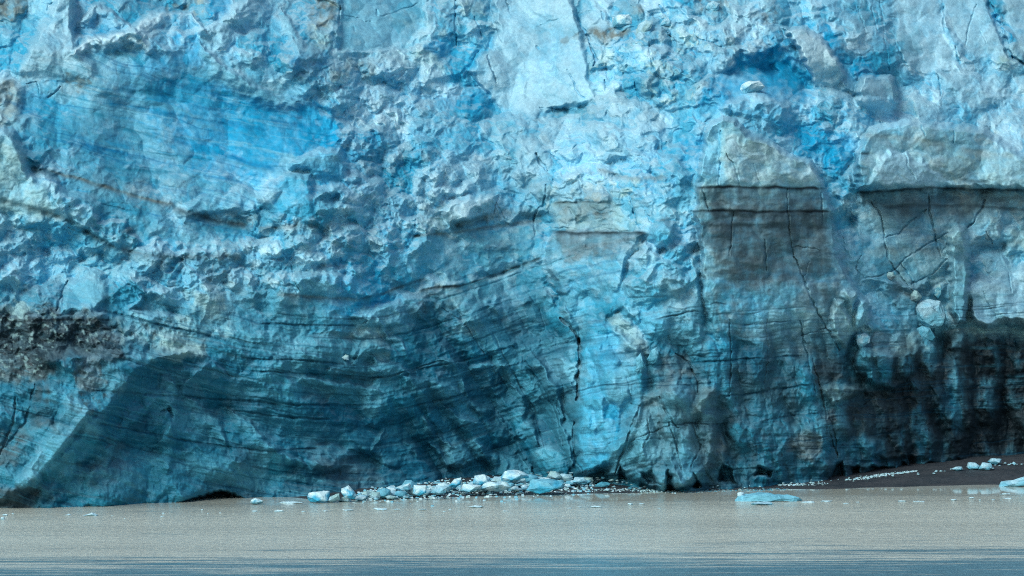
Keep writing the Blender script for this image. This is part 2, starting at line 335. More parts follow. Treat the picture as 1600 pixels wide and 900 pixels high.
# ---- colour zones of the ice
for q in [
 # frosted rims and scoops of the upper left
 ([(118,60),(150,62),(200,58),(240,66),(300,75),(280,62),(230,48),(180,56)],'W',.6), ([(300,70),(318,48),(345,40),(372,18),(385,30),(362,60),(335,75),(322,95)],'c',.7),
 ([(320,70),(335,65),(350,100),(400,125),(450,150),(500,170),(520,185),(470,170),(400,150),(345,125)],'w',.65), ([(320,75),(330,80),(322,130),(345,160),(352,190),(335,170),(318,130)],'T',.6),
 ([(430,10),(450,20),(465,60),(500,90),(515,130),(490,115),(455,80),(440,50)],'w',.6), ([(400,20),(420,25),(440,70),(470,110),(450,120),(410,80)],'T',.5), ([(370,60),(400,55),(430,100),(420,120),(385,105)],'t',.5),
 ([(455,100),(480,80),(510,100),(505,120),(480,125)],'D',.6), ([(100,128),(125,118),(135,125),(130,140),(100,150),(85,140)],'y',.7), ([(30,120),(100,130),(90,150),(60,160),(35,140)],'w',.5),
 ([(0,30),(30,10),(60,0),(70,25),(50,50),(20,60),(0,65)],'c',.6), ([(535,85),(650,85),(700,110),(690,150),(600,170),(540,150)],'w',.6), ([(0,70),(40,60),(60,90),(40,120),(0,110)],'b',.55), ([(35,40),(70,30),(65,50),(50,70)],'b',.5), ([(128,68),(160,70),(200,75),(205,90),(150,90),(128,85)],'c',.5),
 ([(220,75),(240,66),(300,72),(300,78),(240,76)],'c',.6), ([(212,70),(235,60),(240,68),(222,80)],'W',.5), ([(180,165),(215,162),(222,180),(205,195),(182,190)],'t',.7), ([(240,180),(262,185),(262,195),(242,195)],'c',.6),
 ([(200,215),(280,210),(300,240),(230,250)],'t',.55), ([(60,200),(130,190),(200,240),(260,270),(330,290),(320,310),(200,285),(80,250)],'t',.6), ([(85,280),(200,300),(270,325),(265,345),(200,335),(110,310)],'t',.6),
 ([(200,340),(250,325),(300,345),(380,370),(330,380),(250,365),(205,372)],'c',.6), ([(150,352),(185,352),(190,380),(160,378)],'c',.6), ([(60,300),(100,320),(95,345),(50,340)],'w',.4), ([(0,250),(30,258),(48,280),(40,320),(0,312)],'w',.5),
 ([(70,350),(110,350),(130,380),(90,400),(50,390)],'B',.4), ([(0,350),(30,350),(35,375),(10,400),(0,400)],'w',.5), ([(40,395),(80,390),(110,400),(70,415),(42,410)],'B',.5), ([(110,410),(150,390),(200,410),(240,430),(180,440),(120,430)],'c',.6),
 ([(165,460),(200,440),(230,440),(205,470),(195,490),(170,488)],'T',.6), ([(270,440),(310,460),(350,480),(330,490),(285,470)],'g',.6), ([(255,500),(300,490),(330,505),(290,535),(250,530)],'g',.6), ([(185,490),(240,495),(260,520),(220,540),(190,530)],'g',.4),
 ([(300,480),(420,470),(560,500),(560,530),(400,520),(300,510)],'t',.5), ([(300,530),(340,525),(400,545),(440,570),(400,565),(340,550)],'T',.5), ([(330,550),(400,575),(500,590),(480,600),(400,595)],'t',.4),
 ([(600,130),(625,140),(610,165),(590,155)],'g',.4), ([(470,115),(500,110),(530,130),(560,170),(520,175),(480,150)],'c',.5), ([(520,70),(560,85),(700,85),(690,110),(600,100),(540,120)],'g',.45), ([(630,35),(670,25),(690,50),(660,75),(640,60)],'g',.6),
 ([(700,40),(712,20),(716,60),(708,110),(700,90)],'B',.5), ([(560,310),(600,300),(640,320),(620,360),(570,350)],'c',.55), ([(600,340),(640,330),(650,365),(610,375)],'w',.4), ([(500,330),(560,340),(560,365),(500,360)],'c',.4), ([(430,350),(520,345),(520,365),(450,372)],'g',.45),
 ([(650,310),(690,300),(692,360),(655,362)],'g',.6), ([(640,370),(700,372),(780,360),(760,400),(700,440),(650,430)],'t',.5), ([(700,355),(850,345),(845,395),(770,420),(720,400)],'t',.5), ([(650,372),(700,372),(690,380),(645,384)],'v',.4),
 ([(60,150),(150,110),(230,90),(330,90),(400,140),(520,180),(540,235),(450,245),(400,290),(300,290),(150,265),(55,235)],'B',.35),
 ([(240,130),(330,110),(390,160),(520,190),(530,225),(440,240),(400,280),(300,270),(230,200)],'B',.95),
 ([(1060,190),(1098,190),(1094,240),(1088,300),(1062,320),(1048,250)],'T',.6), ([(1150,175),(1210,195),(1262,222),(1290,245),(1300,262),(1330,262),(1320,215),(1240,195),(1180,170)],'B',.8),
 ([(1050,10),(1210,20),(1230,45),(1180,75),(1100,60),(1050,40)],'w',.5), ([(560,90),(640,80),(690,120),(640,200),(560,190),(520,150)],'w',.5), ([(500,180),(560,170),(640,190),(600,215),(540,205)],'W',.6),
 ([(800,180),(1000,170),(1050,200),(1040,250),(900,250),(800,230)],'w',.5), ([(1400,110),(1600,100),(1600,200),(1450,190),(1400,150)],'w',.5), ([(640,270),(720,230),(790,260),(850,300),(800,340),(650,340)],'w',.45), ([(0,340),(120,350),(250,400),(200,440),(60,430),(0,420)],'c',.5),
 ([(200,110),(340,120),(330,160),(220,150)],'T',.4), ([(480,90),(530,90),(530,190),(490,150)],'w',.4), ([(215,78),(240,55),(300,42),(315,75),(295,112),(250,100)],'B',.8), ([(116,42),(130,30),(160,25),(190,42),(212,50),(165,60),(145,56),(120,52)],'B',.85), ([(325,-5),(372,-5),(355,25),(330,22)],'B',.8),
 ([(360,150),(450,148),(520,180),(545,225),(500,235),(450,238),(430,265),(370,250),(340,200)],'B',.75), ([(465,78),(515,80),(515,112),(480,118),(462,100)],'B',.7), ([(400,10),(430,5),(450,60),(420,90),(400,70)],'b',.6),
 ([(200,115),(330,100),(360,160),(320,210),(220,190)],'T',.15), ([(40,140),(70,135),(75,165),(45,185),(30,170)],'B',.6), ([(60,170),(170,165),(240,200),(200,250),(60,250),(45,200)],'t',.45),
 ([(668,78),(680,62),(697,60),(700,85),(682,92),(672,88)],'B',.9), ([(700,95),(745,90),(745,135),(715,140),(705,120)],'b',.8), ([(680,150),(720,150),(765,140),(775,165),(740,175),(690,175)],'B',.85),
 ([(592,132),(604,118),(619,118),(620,140),(602,150)],'B',.85), ([(545,205),(600,215),(640,235),(640,290),(560,300),(540,260)],'T',.55), ([(545,200),(600,210),(590,250),(550,250)],'B',.6), ([(690,205),(745,200),(765,235),(720,250),(690,225)],'b',.8),
 ([(700,160),(725,175),(720,200),(680,190),(655,200),(640,180)],'c',.6), ([(760,140),(790,165),(800,190),(780,185),(765,165)],'B',.6), ([(640,190),(690,185),(690,230),(650,240)],'b',.6),
 ([(1283,32),(1300,40),(1320,80),(1345,98),(1378,115),(1345,122),(1325,115),(1310,88),(1290,62)],'B',.9), ([(1348,-10),(1378,-10),(1390,60),(1400,105),(1380,108),(1365,60)],'b',.55), ([(1395,115),(1430,112),(1450,140),(1410,150)],'b',.5),
 ([(1115,122),(1150,98),(1180,78),(1210,76),(1250,92),(1274,125),(1272,155),(1245,172),(1215,165),(1190,150),(1130,165),(1085,180),(1090,165)],'B',1.0), ([(1180,92),(1200,92),(1218,104),(1222,120),(1200,122),(1172,112)],'D',1.0), ([(1105,165),(1130,122),(1165,130),(1160,150),(1130,160)],'B',.75), ([(1195,60),(1230,50),(1250,65),(1215,80),(1190,82)],'B',.6), ([(1215,192),(1262,205),(1332,215),(1338,238),(1300,264),(1268,250),(1240,225)],'B',.75), ([(1225,165),(1265,160),(1290,185),(1250,195)],'b',.7),
 ([(1048,228),(1096,205),(1095,265),(1060,255)],'B',.75), ([(1052,270),(1092,265),(1090,330),(1070,320),(1055,300)],'c',.6), ([(1085,175),(1110,150),(1130,170),(1105,200)],'c',.6),
 ([(1284,262),(1305,285),(1322,350),(1340,395),(1385,455),(1425,490),(1405,502),(1352,458),(1318,420),(1303,350)],'c',.85), ([(1290,285),(1300,290),(1318,350),(1310,355)],'B',.5), ([(1140,145),(1200,165),(1200,185),(1150,180)],'b',.5),
 ([(1470,120),(1560,150),(1545,185),(1500,190)],'c',.4), ([(1475,175),(1530,180),(1525,200),(1480,195)],'b',.6), ([(990,235),(1030,215),(1045,240),(1030,250)],'B',.5), ([(870,230),(915,215),(960,200),(955,215),(890,235)],'b',.6),
 ([(600,385),(640,370),(700,372),(690,420),(640,440),(600,430)],'b',.6), ([(490,270),(540,285),(530,330),(500,340)],'b',.5), ([(540,430),(580,420),(640,460),(600,500),(550,480)],'B',.5), ([(460,540),(470,400),(500,410),(480,440)],'c',.4),
 ([(1108,520),(1137,512),(1146,560),(1132,622),(1108,600)],'b',.75), ([(1128,455),(1195,440),(1200,500),(1160,520),(1128,510)],'b',.6), ([(985,470),(1028,465),(1030,530),(1000,525),(985,500)],'b',.65), ([(960,450),(1020,455),(1020,480),(965,480)],'b',.4),
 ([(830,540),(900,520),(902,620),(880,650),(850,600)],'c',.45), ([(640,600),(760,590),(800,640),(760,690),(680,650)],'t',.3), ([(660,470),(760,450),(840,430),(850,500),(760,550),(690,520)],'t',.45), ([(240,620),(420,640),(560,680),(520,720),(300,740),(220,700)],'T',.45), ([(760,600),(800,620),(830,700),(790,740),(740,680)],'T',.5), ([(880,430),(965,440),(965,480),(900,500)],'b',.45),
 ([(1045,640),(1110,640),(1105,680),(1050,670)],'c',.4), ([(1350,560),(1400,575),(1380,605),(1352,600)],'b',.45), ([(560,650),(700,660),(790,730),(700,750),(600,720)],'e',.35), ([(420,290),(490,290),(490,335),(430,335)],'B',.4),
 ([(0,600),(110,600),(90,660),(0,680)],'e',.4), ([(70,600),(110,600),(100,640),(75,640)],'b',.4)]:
    paint(q[0], q[1], q[2])

# ---- traced blocks
slab([(1098,215),(1103,203),(1115,190),(1128,180),(1150,190),(1170,208),(1200,220),(1230,240),(1265,250),(1282,275),(1288,295),(1303,330),(1308,370),(1305,385),(1325,430),(1360,480),(1340,520),(1280,560),(1230,560),(1180,540),(1110,520),(1100,470),(1096,400),(1085,330),(1090,290)],
     4.5, 0, 0, 6, sm=0.6, part='serac', plane=(180, 5.5, 550, 1), label='tall banded serac, pale on top and grey with silt below')
slab([(1128,180),(1150,190),(1170,208),(1200,220),(1230,240),(1265,250),(1282,275),(1285,290),(1180,292),(1130,290),(1125,240)], 0.8, 0, 0, 8, c='g', ck=0.9, sm=0.3)
paint([(1135,215),(1175,215),(1230,245),(1270,262),(1280,288),(1135,288)], 'W', .6)
slab([(1098,215),(1112,200),(1124,215),(1124,288),(1094,288),(1093,250)], 0.3, -0.02, 0, 4, c='c', ck=0.6, sm=0.5)
slab([(75,25),(88,-10),(118,-10),(116,40),(120,75),(150,100),(150,125),(80,128),(28,125),(30,108),(48,70),(60,45)], 3.5, -0.01, 0, 9, c='w', ck=0.75, sm=0.7, part='ice_fin', plane=(0, 31, 128, 21), label='pale smooth ice fin leaning left at the upper left')
slab([(-30,195),(18,203),(35,230),(44,260),(62,285),(75,290),(80,315),(98,340),(60,345),(20,335),(-30,325)], 3.5, 0, 0, 12, c='g', ck=0.7, part='ice_block', plane=(195, 12, 340, 8), label='grey rounded block at the left edge')
slab([(-30,125),(10,122),(35,135),(38,160),(30,190),(10,200),(-30,200)], 2.5, 0, 0, 12, c='y', ck=0.7)
slab([(80,305),(105,299),(140,306),(158,322),(148,345),(150,368),(100,345),(85,325)], 1.6, 0, -0.02, 8, c='c', ck=0.6)
slab([(105,440),(130,435),(167,438),(166,465),(150,485),(95,487),(98,460)], 2.2, 0.01, 0.03, 7, c='c', ck=0.8, part='ice_block', label='cubic pale blue block above the black rubble patch')
slab([(-30,475),(40,480),(90,487),(170,487),(185,510),(178,535),(150,540),(140,560),(90,570),(60,590),(10,600),(-30,570)], 0.6, 0, 0, 16, c='n', ck=0.55)
slab([(450,258),(465,245),(500,235),(530,232),(545,255),(540,290),(510,290),(480,270),(452,262)], 2.4, 0, -0.02, 9, c='c', ck=0.8, low='B', part='ice_block', plane=(230, 16, 290, 13), label='frosted blue block at the right lip of the blue hollow')
slab([(400,300),(430,285),(445,272),(485,272),(492,300),(494,335),(470,350),(450,340),(430,330),(402,325)], 3.0, 0.01, -0.02, 10, c='b', ck=0.85, part='ice_block', plane=(272, 13, 350, 10), label='large rounded bright blue boulder in the ice')
slab([(395,305),(420,292),(438,300),(425,318),(400,318)], 0.8, 0, 0, 7, c='W', ck=0.8)
slab([(310,305),(330,292),(350,298),(380,290),(410,305),(400,335),(350,330),(290,345),(270,330)], 1.6, 0, 0.02, 9, c='c', ck=0.7)
slab([(490,290),(530,290),(560,305),(555,330),(520,335),(495,330)], 1.4, 0, 0, 8, c='c', ck=0.7)
slab([(525,310),(545,300),(565,308),(565,325),(545,335),(528,330)], 1.4, 0, 0, 8, c='W', ck=0.7)
slab([(690,330),(700,315),(725,308),(760,302),(775,305),(772,320),(740,330),(735,345),(700,355)], 2.2, 0, 0, 8, c='W', ck=0.8, part='ice_block', plane=(302, 10, 352, 7.5), label='bright white frosted block left of the dark horizontal line')
slab([(647,262),(680,250),(705,235),(715,255),(755,265),(755,300),(700,305),(650,330),(645,300)], 1.5, 0, 0.01, 9, c='w', ck=0.7)
slab([(853,405),(862,360),(1010,365),(985,400),(975,440),(970,480),(960,490),(900,530),(875,480),(868,440),(852,422)], 2.2, 0, 0, 8, sm=0.5, part='ice_buttress', plane=(360, 5.5, 530, 3), label='pale buttress under the dark horizontal line')
slab([(858,325),(885,325),(900,340),(905,358),(862,358)], 0.9, 0, 0, 4, c='w', ck=0.6, sm=0.5)
slab([(862,316),(960,312),(975,330),(1002,360),(862,360)], 0.7, 0, 0, 4, c='g', ck=0.5, sm=0.5)
slab([(1013,365),(1022,348),(1035,340),(1052,350),(1062,370),(1045,386),(1025,388)], 2.6, 0, 0, 12, c='c', ck=0.85, low='b', part='ice_block', plane=(340, 3, 388, 2), label='round blue lobe with a black cap')
slab([(975,440),(990,400),(1010,378),(1030,390),(1070,380),(1090,400),(1098,460),(1104,520),(1100,540),(1040,540),(1000,520),(990,500),(962,485),(968,460)], 2.4, 0, 0, 9, c='c', ck=0.35, part='ice_column', plane=(378, 5, 550, 1.5), label='cyan column left of the tall banded serac')
slab([(912,530),(925,505),(945,498),(965,512),(1000,540),(1010,575),(1008,620),(1000,660),(985,690),(955,725),(930,742),(908,740),(898,700),(897,650),(905,610),(906,570),(905,540)], 3.2, 0, 0, 11, c='b', ck=0.8, part='ice_pillar', plane=(500, 1.5, 742, -1.2), label='bright cyan pillar rising from the beach')
slab([(920,540),(945,525),(970,545),(985,560),(960,580),(930,570)], 0.9, 0, 0, 10, c='B', ck=0.6)
slab([(955,590),(975,560),(990,580),(985,620),(965,650),(950,620)], 1.0, 0, 0, 9, c='c', ck=0.6)
slab([(905,640),(925,615),(950,610),(945,660),(930,680),(905,670)], 0.9, 0, 0, 9, c='b', ck=0.6)
slab([(948,500),(965,490),(985,500),(1000,520),(1012,540),(1018,555),(1000,560),(975,545),(958,520)], 1.5, 0, 0, 9, c='g', ck=0.8, part='ice_rubble', label='frosty white crumbs capping the cyan pillar')
slab([(985,640),(1010,612),(1050,600),(1085,620),(1118,600),(1122,625),(1125,660),(1120,700),(1112,735),(1080,760),(1040,765),(1000,755),(945,745),(955,700),(975,675)], 3.0, 0, 0, 12, c='c', ck=0.45, part='ice_tower', plane=(605, 1, 765, -1.5), label='cracked grey blue tower standing on thin ice legs')
slab([(1083,632),(1090,615),(1100,606),(1118,606),(1119,614),(1104,626),(1098,650),(1082,645)], 1.8, 0, 0, 7, c='g', ck=0.8, part='ice_horn', label='pale hooked horn on the cracked tower')
slab([(1045,600),(1060,590),(1078,615),(1070,635),(1050,630)], 1.5, 0, 0, 8, c='c', ck=0.6)
slab([(1296,500),(1304,478),(1306,468),(1318,472),(1326,490),(1335,520),(1322,545),(1306,530)], 3.2, 0, 0, 7, c='g', ck=0.8, part='ice_block', label='dirty finger of ice, left one of three')
slab([(1315,458),(1320,453),(1327,456),(1333,452),(1338,460),(1334,480),(1330,492),(1324,478)], 3.0, 0, 0, 6, c='g', ck=0.85, part='ice_block', label='heart shaped pale ice knob, middle one of three')
slab([(1335,482),(1341,466),(1352,472),(1357,490),(1354,508),(1338,514)], 3.4, 0, 0, 6, c='c', ck=0.85, part='ice_block', label='pale blue fin of ice, right one of three')
slab([(1350,510),(1358,490),(1370,500),(1385,515),(1365,520)], 1.2, 0, 0, 6, c='t', ck=0.6)
slab([(1482,400),(1483,370),(1490,356),(1498,352),(1508,358),(1513,375),(1516,430),(1510,505),(1495,508),(1485,480),(1482,430)], 3.8, 0, 0, 8, c='g', ck=0.75, low='t', part='ice_pillar', plane=(352, 0, 508, -2), label='slender round-topped grey pillar near the right edge')
slab([(1509,450),(1514,435),(1530,427),(1550,434),(1562,420),(1580,416),(1640,418),(1640,512),(1600,508),(1570,506),(1540,515),(1525,505),(1512,485)], 4.0, 0, 0.02, 10, c='w', ck=0.75, sm=0.6, part='ice_block', plane=(420, 3, 512, 0.5), label='big rounded pale block hanging over the black ice at the right edge')
slab([(1568,365),(1580,350),(1640,338),(1640,400),(1575,398)], 1.8, 0, 0, 8, c='g', ck=0.7, sm=0.4)
slab([(1345,540),(1375,548),(1405,552),(1420,543),(1440,540),(1432,580),(1400,612),(1365,602),(1340,585),(1337,560)], 2.6, 0, 0, 9, c='t', ck=0.7, low='T', part='ice_ledge', plane=(540, 1.5, 600, 0), label='bluish ledge with a pale rim under the rubble')
slab([(1283,605),(1300,600),(1340,603),(1352,608),(1330,622),(1305,633),(1290,628)], 2.2, 0, 0, 7, c='g', ck=0.7, part='ice_block', plane=(600, -0.5, 633, -0.5), label='small wedge shaped pale block jutting from dark ice')
slab([(1485,530),(1505,522),(1518,560),(1523,620),(1528,668),(1512,680),(1500,640),(1487,600),(1482,560)], 2.4, 0, 0, 12, c='t', ck=0.75, part='ice_pillar', label='blue pillar amid black stained ice')
slab([(1475,682),(1488,672),(1508,680),(1512,700),(1505,718),(1485,721),(1475,705)], 2.0, 0, 0, 10, c='t', ck=0.75)
slab([(1450,600),(1470,610),(1495,650),(1505,672),(1480,668),(1460,640)], 1.4, 0, 0, 9, c='T', ck=0.6)
slab([(1335,240),(1350,215),(1370,195),(1420,188),(1470,193),(1540,202),(1575,228),(1640,262),(1640,297),(1500,297),(1400,297),(1340,296)], 3.6, 0, 0, 9, sm=0.35, part='serac', plane=(190, 9.5, 296, 6.5), label='long pale serac with tan stains above the black line at right')
slab([(1350,291),(1365,270),(1372,250),(1390,236),(1410,243),(1418,238),(1430,255),(1440,250),(1460,268),(1492,288),(1440,292),(1400,293)], 2.0, 0, 0, 7, c='w', ck=0.5)
slab([(1350,300),(1460,298),(1540,300),(1640,300),(1640,340),(1560,330),(1500,400),(1470,420),(1430,450),(1390,440),(1340,430),(1335,350)], 1.2, 0, 0, 8, sm=0.5, part='ice_slab', label='pale slab crossed by a net of dark cracks')
slab([(1340,142),(1348,116),(1392,118),(1398,130),(1405,160),(1395,180),(1365,183),(1350,170),(1340,158)], 3.5, 0.01, 0.03, 6, c='w', ck=0.8, sm=0.3, part='ice_block', plane=(116, 22, 183, 17.5), label='cube shaped pale block right of the small blue cave')
slab([(1225,42),(1260,43),(1290,65),(1310,90),(1323,120),(1302,138),(1275,137),(1268,115),(1255,95),(1240,72)], 3.4, 0.01, 0, 7, c='W', ck=0.8, sm=0.8, part='ice_slab', plane=(45, 30, 138, 23.5), label='curved smooth white slab beside the small blue cave')
slab([(1120,118),(1150,100),(1180,82),(1205,80),(1235,95),(1258,112),(1270,132),(1266,152),(1250,165),(1238,160),(1225,150),(1200,145),(1165,125),(1140,122)], -2.2, 0, 0.01, 14, c='B', ck=1.0, part='ice_cave', label='small bright blue cave in the upper right')
slab([(1180,106),(1190,96),(1212,98),(1220,112),(1210,122),(1195,116)], -1.4, 0, 0, 8, c='D', ck=0.9)
slab([(1120,170),(1140,155),(1160,150),(1190,146),(1215,155),(1228,170),(1225,190),(1180,190),(1160,182),(1140,178)], 2.8, 0, -0.02, 8, c='w', ck=0.6, low='b')
slab([(735,112),(745,85),(765,75),(775,50),(770,-30),(885,-30),(900,20),(910,60),(918,100),(918,120),(935,158),(880,168),(850,175),(800,182),(775,160),(750,135)], 2.6, 0.004, 0, 6, c='w', ck=0.8, sm=0.9, part='ice_slab', plane=(0, 38, 180, 23), label='very large smooth pale slab in the top middle')
slab([(906,40),(912,-30),(957,-30),(956,25),(946,40),(915,42)], 2.2, 0, 0, 7, c='w', ck=0.8, sm=0.5)
slab([(530,20),(530,-30),(665,-30),(665,40),(645,60),(640,78),(530,80)], -0.6, 0, 0, 5, c='c', ck=0.5, sm=0.9, part='ice_slab', label='flat sky-blue slab at the top edge, marked by two short cracks')
slab([(800,292),(805,240),(815,220),(830,213),(850,225),(860,245),(862,280),(840,300),(815,300)], 2.0, 0, 0, 8, c='w', ck=0.7, sm=0.4)
slab([(872,240),(895,230),(910,240),(905,258),(885,252)], 1.6, 0, 0, 6, c='w', ck=0.7)
slab([(930,205),(945,200),(953,210),(950,228),(938,226)], 1.6, 0, 0, 8, c='W', ck=0.6)
slab([(1395,-30),(1460,-30),(1475,20),(1478,50),(1495,80),(1490,110),(1440,112),(1410,95),(1400,50)], 1.8, 0, 0, 8, c='w', ck=0.4, sm=0.8)
slab([(1476,-30),(1535,-30),(1550,25),(1570,50),(1576,85),(1540,90),(1510,80),(1492,60),(1478,40)], 2.4, 0, 0, 7, c='w', ck=0.75, sm=0.9, part='ice_slab', label='smooth white slab left of the diagonal blue crevasse')
slab([(1556,-30),(1640,-30),(1640,98),(1597,98),(1580,55)], 2.4, 0, 0, 7, c='w', ck=0.75, sm=0.9, part='ice_slab', label='smooth white slab in the top right corner')
slab([(1090,70),(1110,66),(1135,80),(1140,100),(1115,115),(1088,108)], 1.3, 0, 0, 6, c='w', ck=0.7, sm=0.2)
slab([(1300,20),(1330,25),(1350,45),(1345,75),(1325,70),(1300,45)], 2.0, 0, 0, 8, c='w', ck=0.6)
slab([(1140,10),(1180,5),(1178,45),(1150,52),(1138,35)], 1.6, 0, 0, 9, c='w', ck=0.7)
slab([(1465,115),(1500,110),(1560,125),(1580,150),(1540,165),(1490,160)], 1.3, 0, 0, 10, c='w', ck=0.5, sm=0.4)
# left lower buttress and its blade
slab([(-30,560),(150,545),(292,550),(250,568),(215,590),(178,640),(140,690),(90,740),(40,775),(-30,795)], 3.0, 0, 0, 14, sm=0.2, part='ice_buttress', label='slanting teal buttress at the lower left')
slab([(108,622),(140,630),(150,640),(100,700),(62,750),(35,768),(22,755),(50,715),(82,665)], 2.4, 0.01, 0, 8, c='c', ck=0.45, part='ice_fin', label='pale diagonal blade on the lower left buttress')
slab([(60,760),(100,735),(200,725),(260,700),(330,690),(380,720),(330,765),(270,790),(200,800),(50,800)], 1.2, 0, 0, 12, c='T', ck=0.5)
slab([(668,690),(690,697),(720,690),(745,683),(755,695),(766,714),(735,725),(700,732),(680,712)], 2.0, 0, 0.03, 7, c='t', ck=0.75, part='ice_horn', label='pale curved horn on the dark teal wall above the beach')
slab([(575,706),(588,680),(600,668),(596,690),(582,704)], 1.4, 0, 0, 5, c='t', ck=0.6)
slab([(630,690),(650,688),(656,716),(640,705)], 1.0, 0, 0, 5, c='t', ck=0.6)
slab([(665,470),(690,478),(722,508),(752,548),(800,535),(850,500),(848,408),(760,435),(668,458)], 0.5, 0, 0, 7, part='ice_slab', label='blue slab under the slanting dark line')
slab([(722,475),(735,455),(750,450),(756,468),(765,465),(768,500),(745,510),(722,505)], 1.1, 0, 0, 6, c='c', ck=0.55)
slab([(765,465),(775,460),(785,480),(780,505),(765,500)], 1.3, 0, 0, 6, c='c', ck=0.55)
slab([(555,520),(580,515),(605,535),(610,550),(580,555),(550,560)], 1.4, 0, 0, 7, c='t', ck=0.6)
slab([(550,495),(575,480),(610,475),(640,490),(630,505),(600,515),(570,508)], 1.6, 0, 0, 8, c='c', ck=0.5)
slab([(460,430),(490,425),(520,415),(535,430),(530,460),(490,462),(465,455)], 1.5, 0, 0, 9, c='c', ck=0.7)
slab([(535,440),(548,405),(570,420),(600,450),(580,470),(545,465)], 1.7, 0, 0, 9, c='b', ck=0.5)
slab([(205,486),(225,462),(240,456),(262,470),(282,492),(250,494)], -1.8, 0, 0, 8, c='T', ck=0.7)
slab([(250,440),(275,410),(290,408),(310,425),(330,440),(300,460)], 1.4, 0, 0, 8, c='c', ck=0.6)
slab([(700,385),(760,355),(845,345),(850,400),(760,428),(700,440),(672,420)], 1.0, 0, 0, 8, sm=0.4)
slab([(236,566),(300,556),(332,564),(268,588),(228,624),(192,672),(160,720),(120,765),(62,792),(120,725),(168,665),(205,602)], -1.1, 0, 0, 16, c='e', ck=0.4)  # recessed strip, its colour darkened to carry the overhang's shadow
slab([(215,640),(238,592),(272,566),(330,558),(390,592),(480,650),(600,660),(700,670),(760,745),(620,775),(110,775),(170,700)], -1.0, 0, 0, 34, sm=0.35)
# hollows at the foot
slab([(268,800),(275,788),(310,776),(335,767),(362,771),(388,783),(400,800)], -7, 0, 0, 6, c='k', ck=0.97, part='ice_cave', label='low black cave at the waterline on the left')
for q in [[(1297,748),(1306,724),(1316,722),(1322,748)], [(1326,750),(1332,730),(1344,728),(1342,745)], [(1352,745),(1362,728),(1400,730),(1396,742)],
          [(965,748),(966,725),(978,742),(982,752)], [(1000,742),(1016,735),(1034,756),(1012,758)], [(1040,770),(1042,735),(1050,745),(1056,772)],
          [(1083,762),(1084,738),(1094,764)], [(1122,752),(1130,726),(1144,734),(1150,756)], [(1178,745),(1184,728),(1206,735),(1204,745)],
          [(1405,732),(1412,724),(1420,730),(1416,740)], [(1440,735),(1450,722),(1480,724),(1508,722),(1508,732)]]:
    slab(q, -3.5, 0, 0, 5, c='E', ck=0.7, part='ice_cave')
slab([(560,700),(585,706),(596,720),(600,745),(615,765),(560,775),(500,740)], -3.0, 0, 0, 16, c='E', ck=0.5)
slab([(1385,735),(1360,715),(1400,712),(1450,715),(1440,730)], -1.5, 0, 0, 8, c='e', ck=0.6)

# ---- ridges and blades
ridge([(118,80),(145,62),(180,55),(205,51),(222,40),(238,29),(262,23),(300,25),(318,46)], 7, 2.6, 'W', 0.85)
ridge([(128,30),(150,10),(175,24),(198,38),(215,50)], 6, 2.2, 'w', 0.8)
ridge([(318,46),(345,40),(370,15),(400,-10)], 8, 2.4, 'w', 0.7)
ridge([(320,75),(345,105),(380,125),(420,150),(460,160)], 8, 1.6, 'c', 0.7)
ridge([(445,20),(460,50),(475,75),(500,85)], 7, 1.6, 'c', 0.6)
ridge([(725,598),(733,622),(748,636),(765,641)], 5, 1.5, 't', 0.8)
ridge([(665,655),(680,680),(705,695)], 4, 1.2, 't', 0.6)
for q in [[(250,690),(275,660),(268,640)], [(360,640),(395,668),(420,700),(470,722)], [(300,625),(340,660),(352,690)], [(640,590),(680,600),(715,612)], [(700,640),(720,655),(745,660)], [(470,590),(530,600),(590,610)],
          [(585,560),(610,575),(640,580)], [(800,600),(830,650),(838,690)], [(840,560),(868,610),(880,650)], [(780,650),(810,700),(830,735)], [(870,640),(885,690),(895,725)], [(690,560),(735,575),(790,570)]]:
    ridge(q, 7, 1.3, 't', 0.6)
for q, cc in [([(560,560),(580,540),(600,545)],'t'), ([(610,478),(640,470),(660,485)],'c'), ([(575,500),(600,480),(630,478)],'c'), ([(730,500),(745,480),(770,478)],'c'), ([(820,470),(845,455),(862,470)],'t'),
              ([(755,700),(770,715),(800,712)],'t'), ([(840,620),(860,600),(890,600)],'t'), ([(805,680),(820,665),(840,670)],'t'), ([(430,560),(470,552),(500,560)],'t'), ([(520,575),(560,570),(590,578)],'t')]:
    ridge(q, 8, 1.2, cc, 0.65)
ridge([(270,600),(275,615),(268,628),(255,640)], 7, 1.0, 't', 0.5)
ridge([(262,650),(272,675),(268,705),(262,730)], 9, 1.2, 'T', 0.4)
ridge([(230,640),(205,660),(180,690),(170,720)], 9, 1.0, 'T', 0.3)
ridge([(590,500),(610,525),(625,530),(632,545)], 3.5, 0.8, 'c', 0.5)
ridge([(425,700),(460,710),(500,725)], 9, 1.0, 'T', 0.3)
ridge([(500,720),(550,730),(600,755),(612,770)], 12, 1.6, 'd', 0.25)
ridge([(1395,470),(1370,440),(1345,405),(1320,375)], 10, 0.8, 'c', 0.4)
ridge([(1225,30),(1300,20)], 6, 1.0)
ridge([(300,590),(330,565),(350,580)], 7, 1.0)

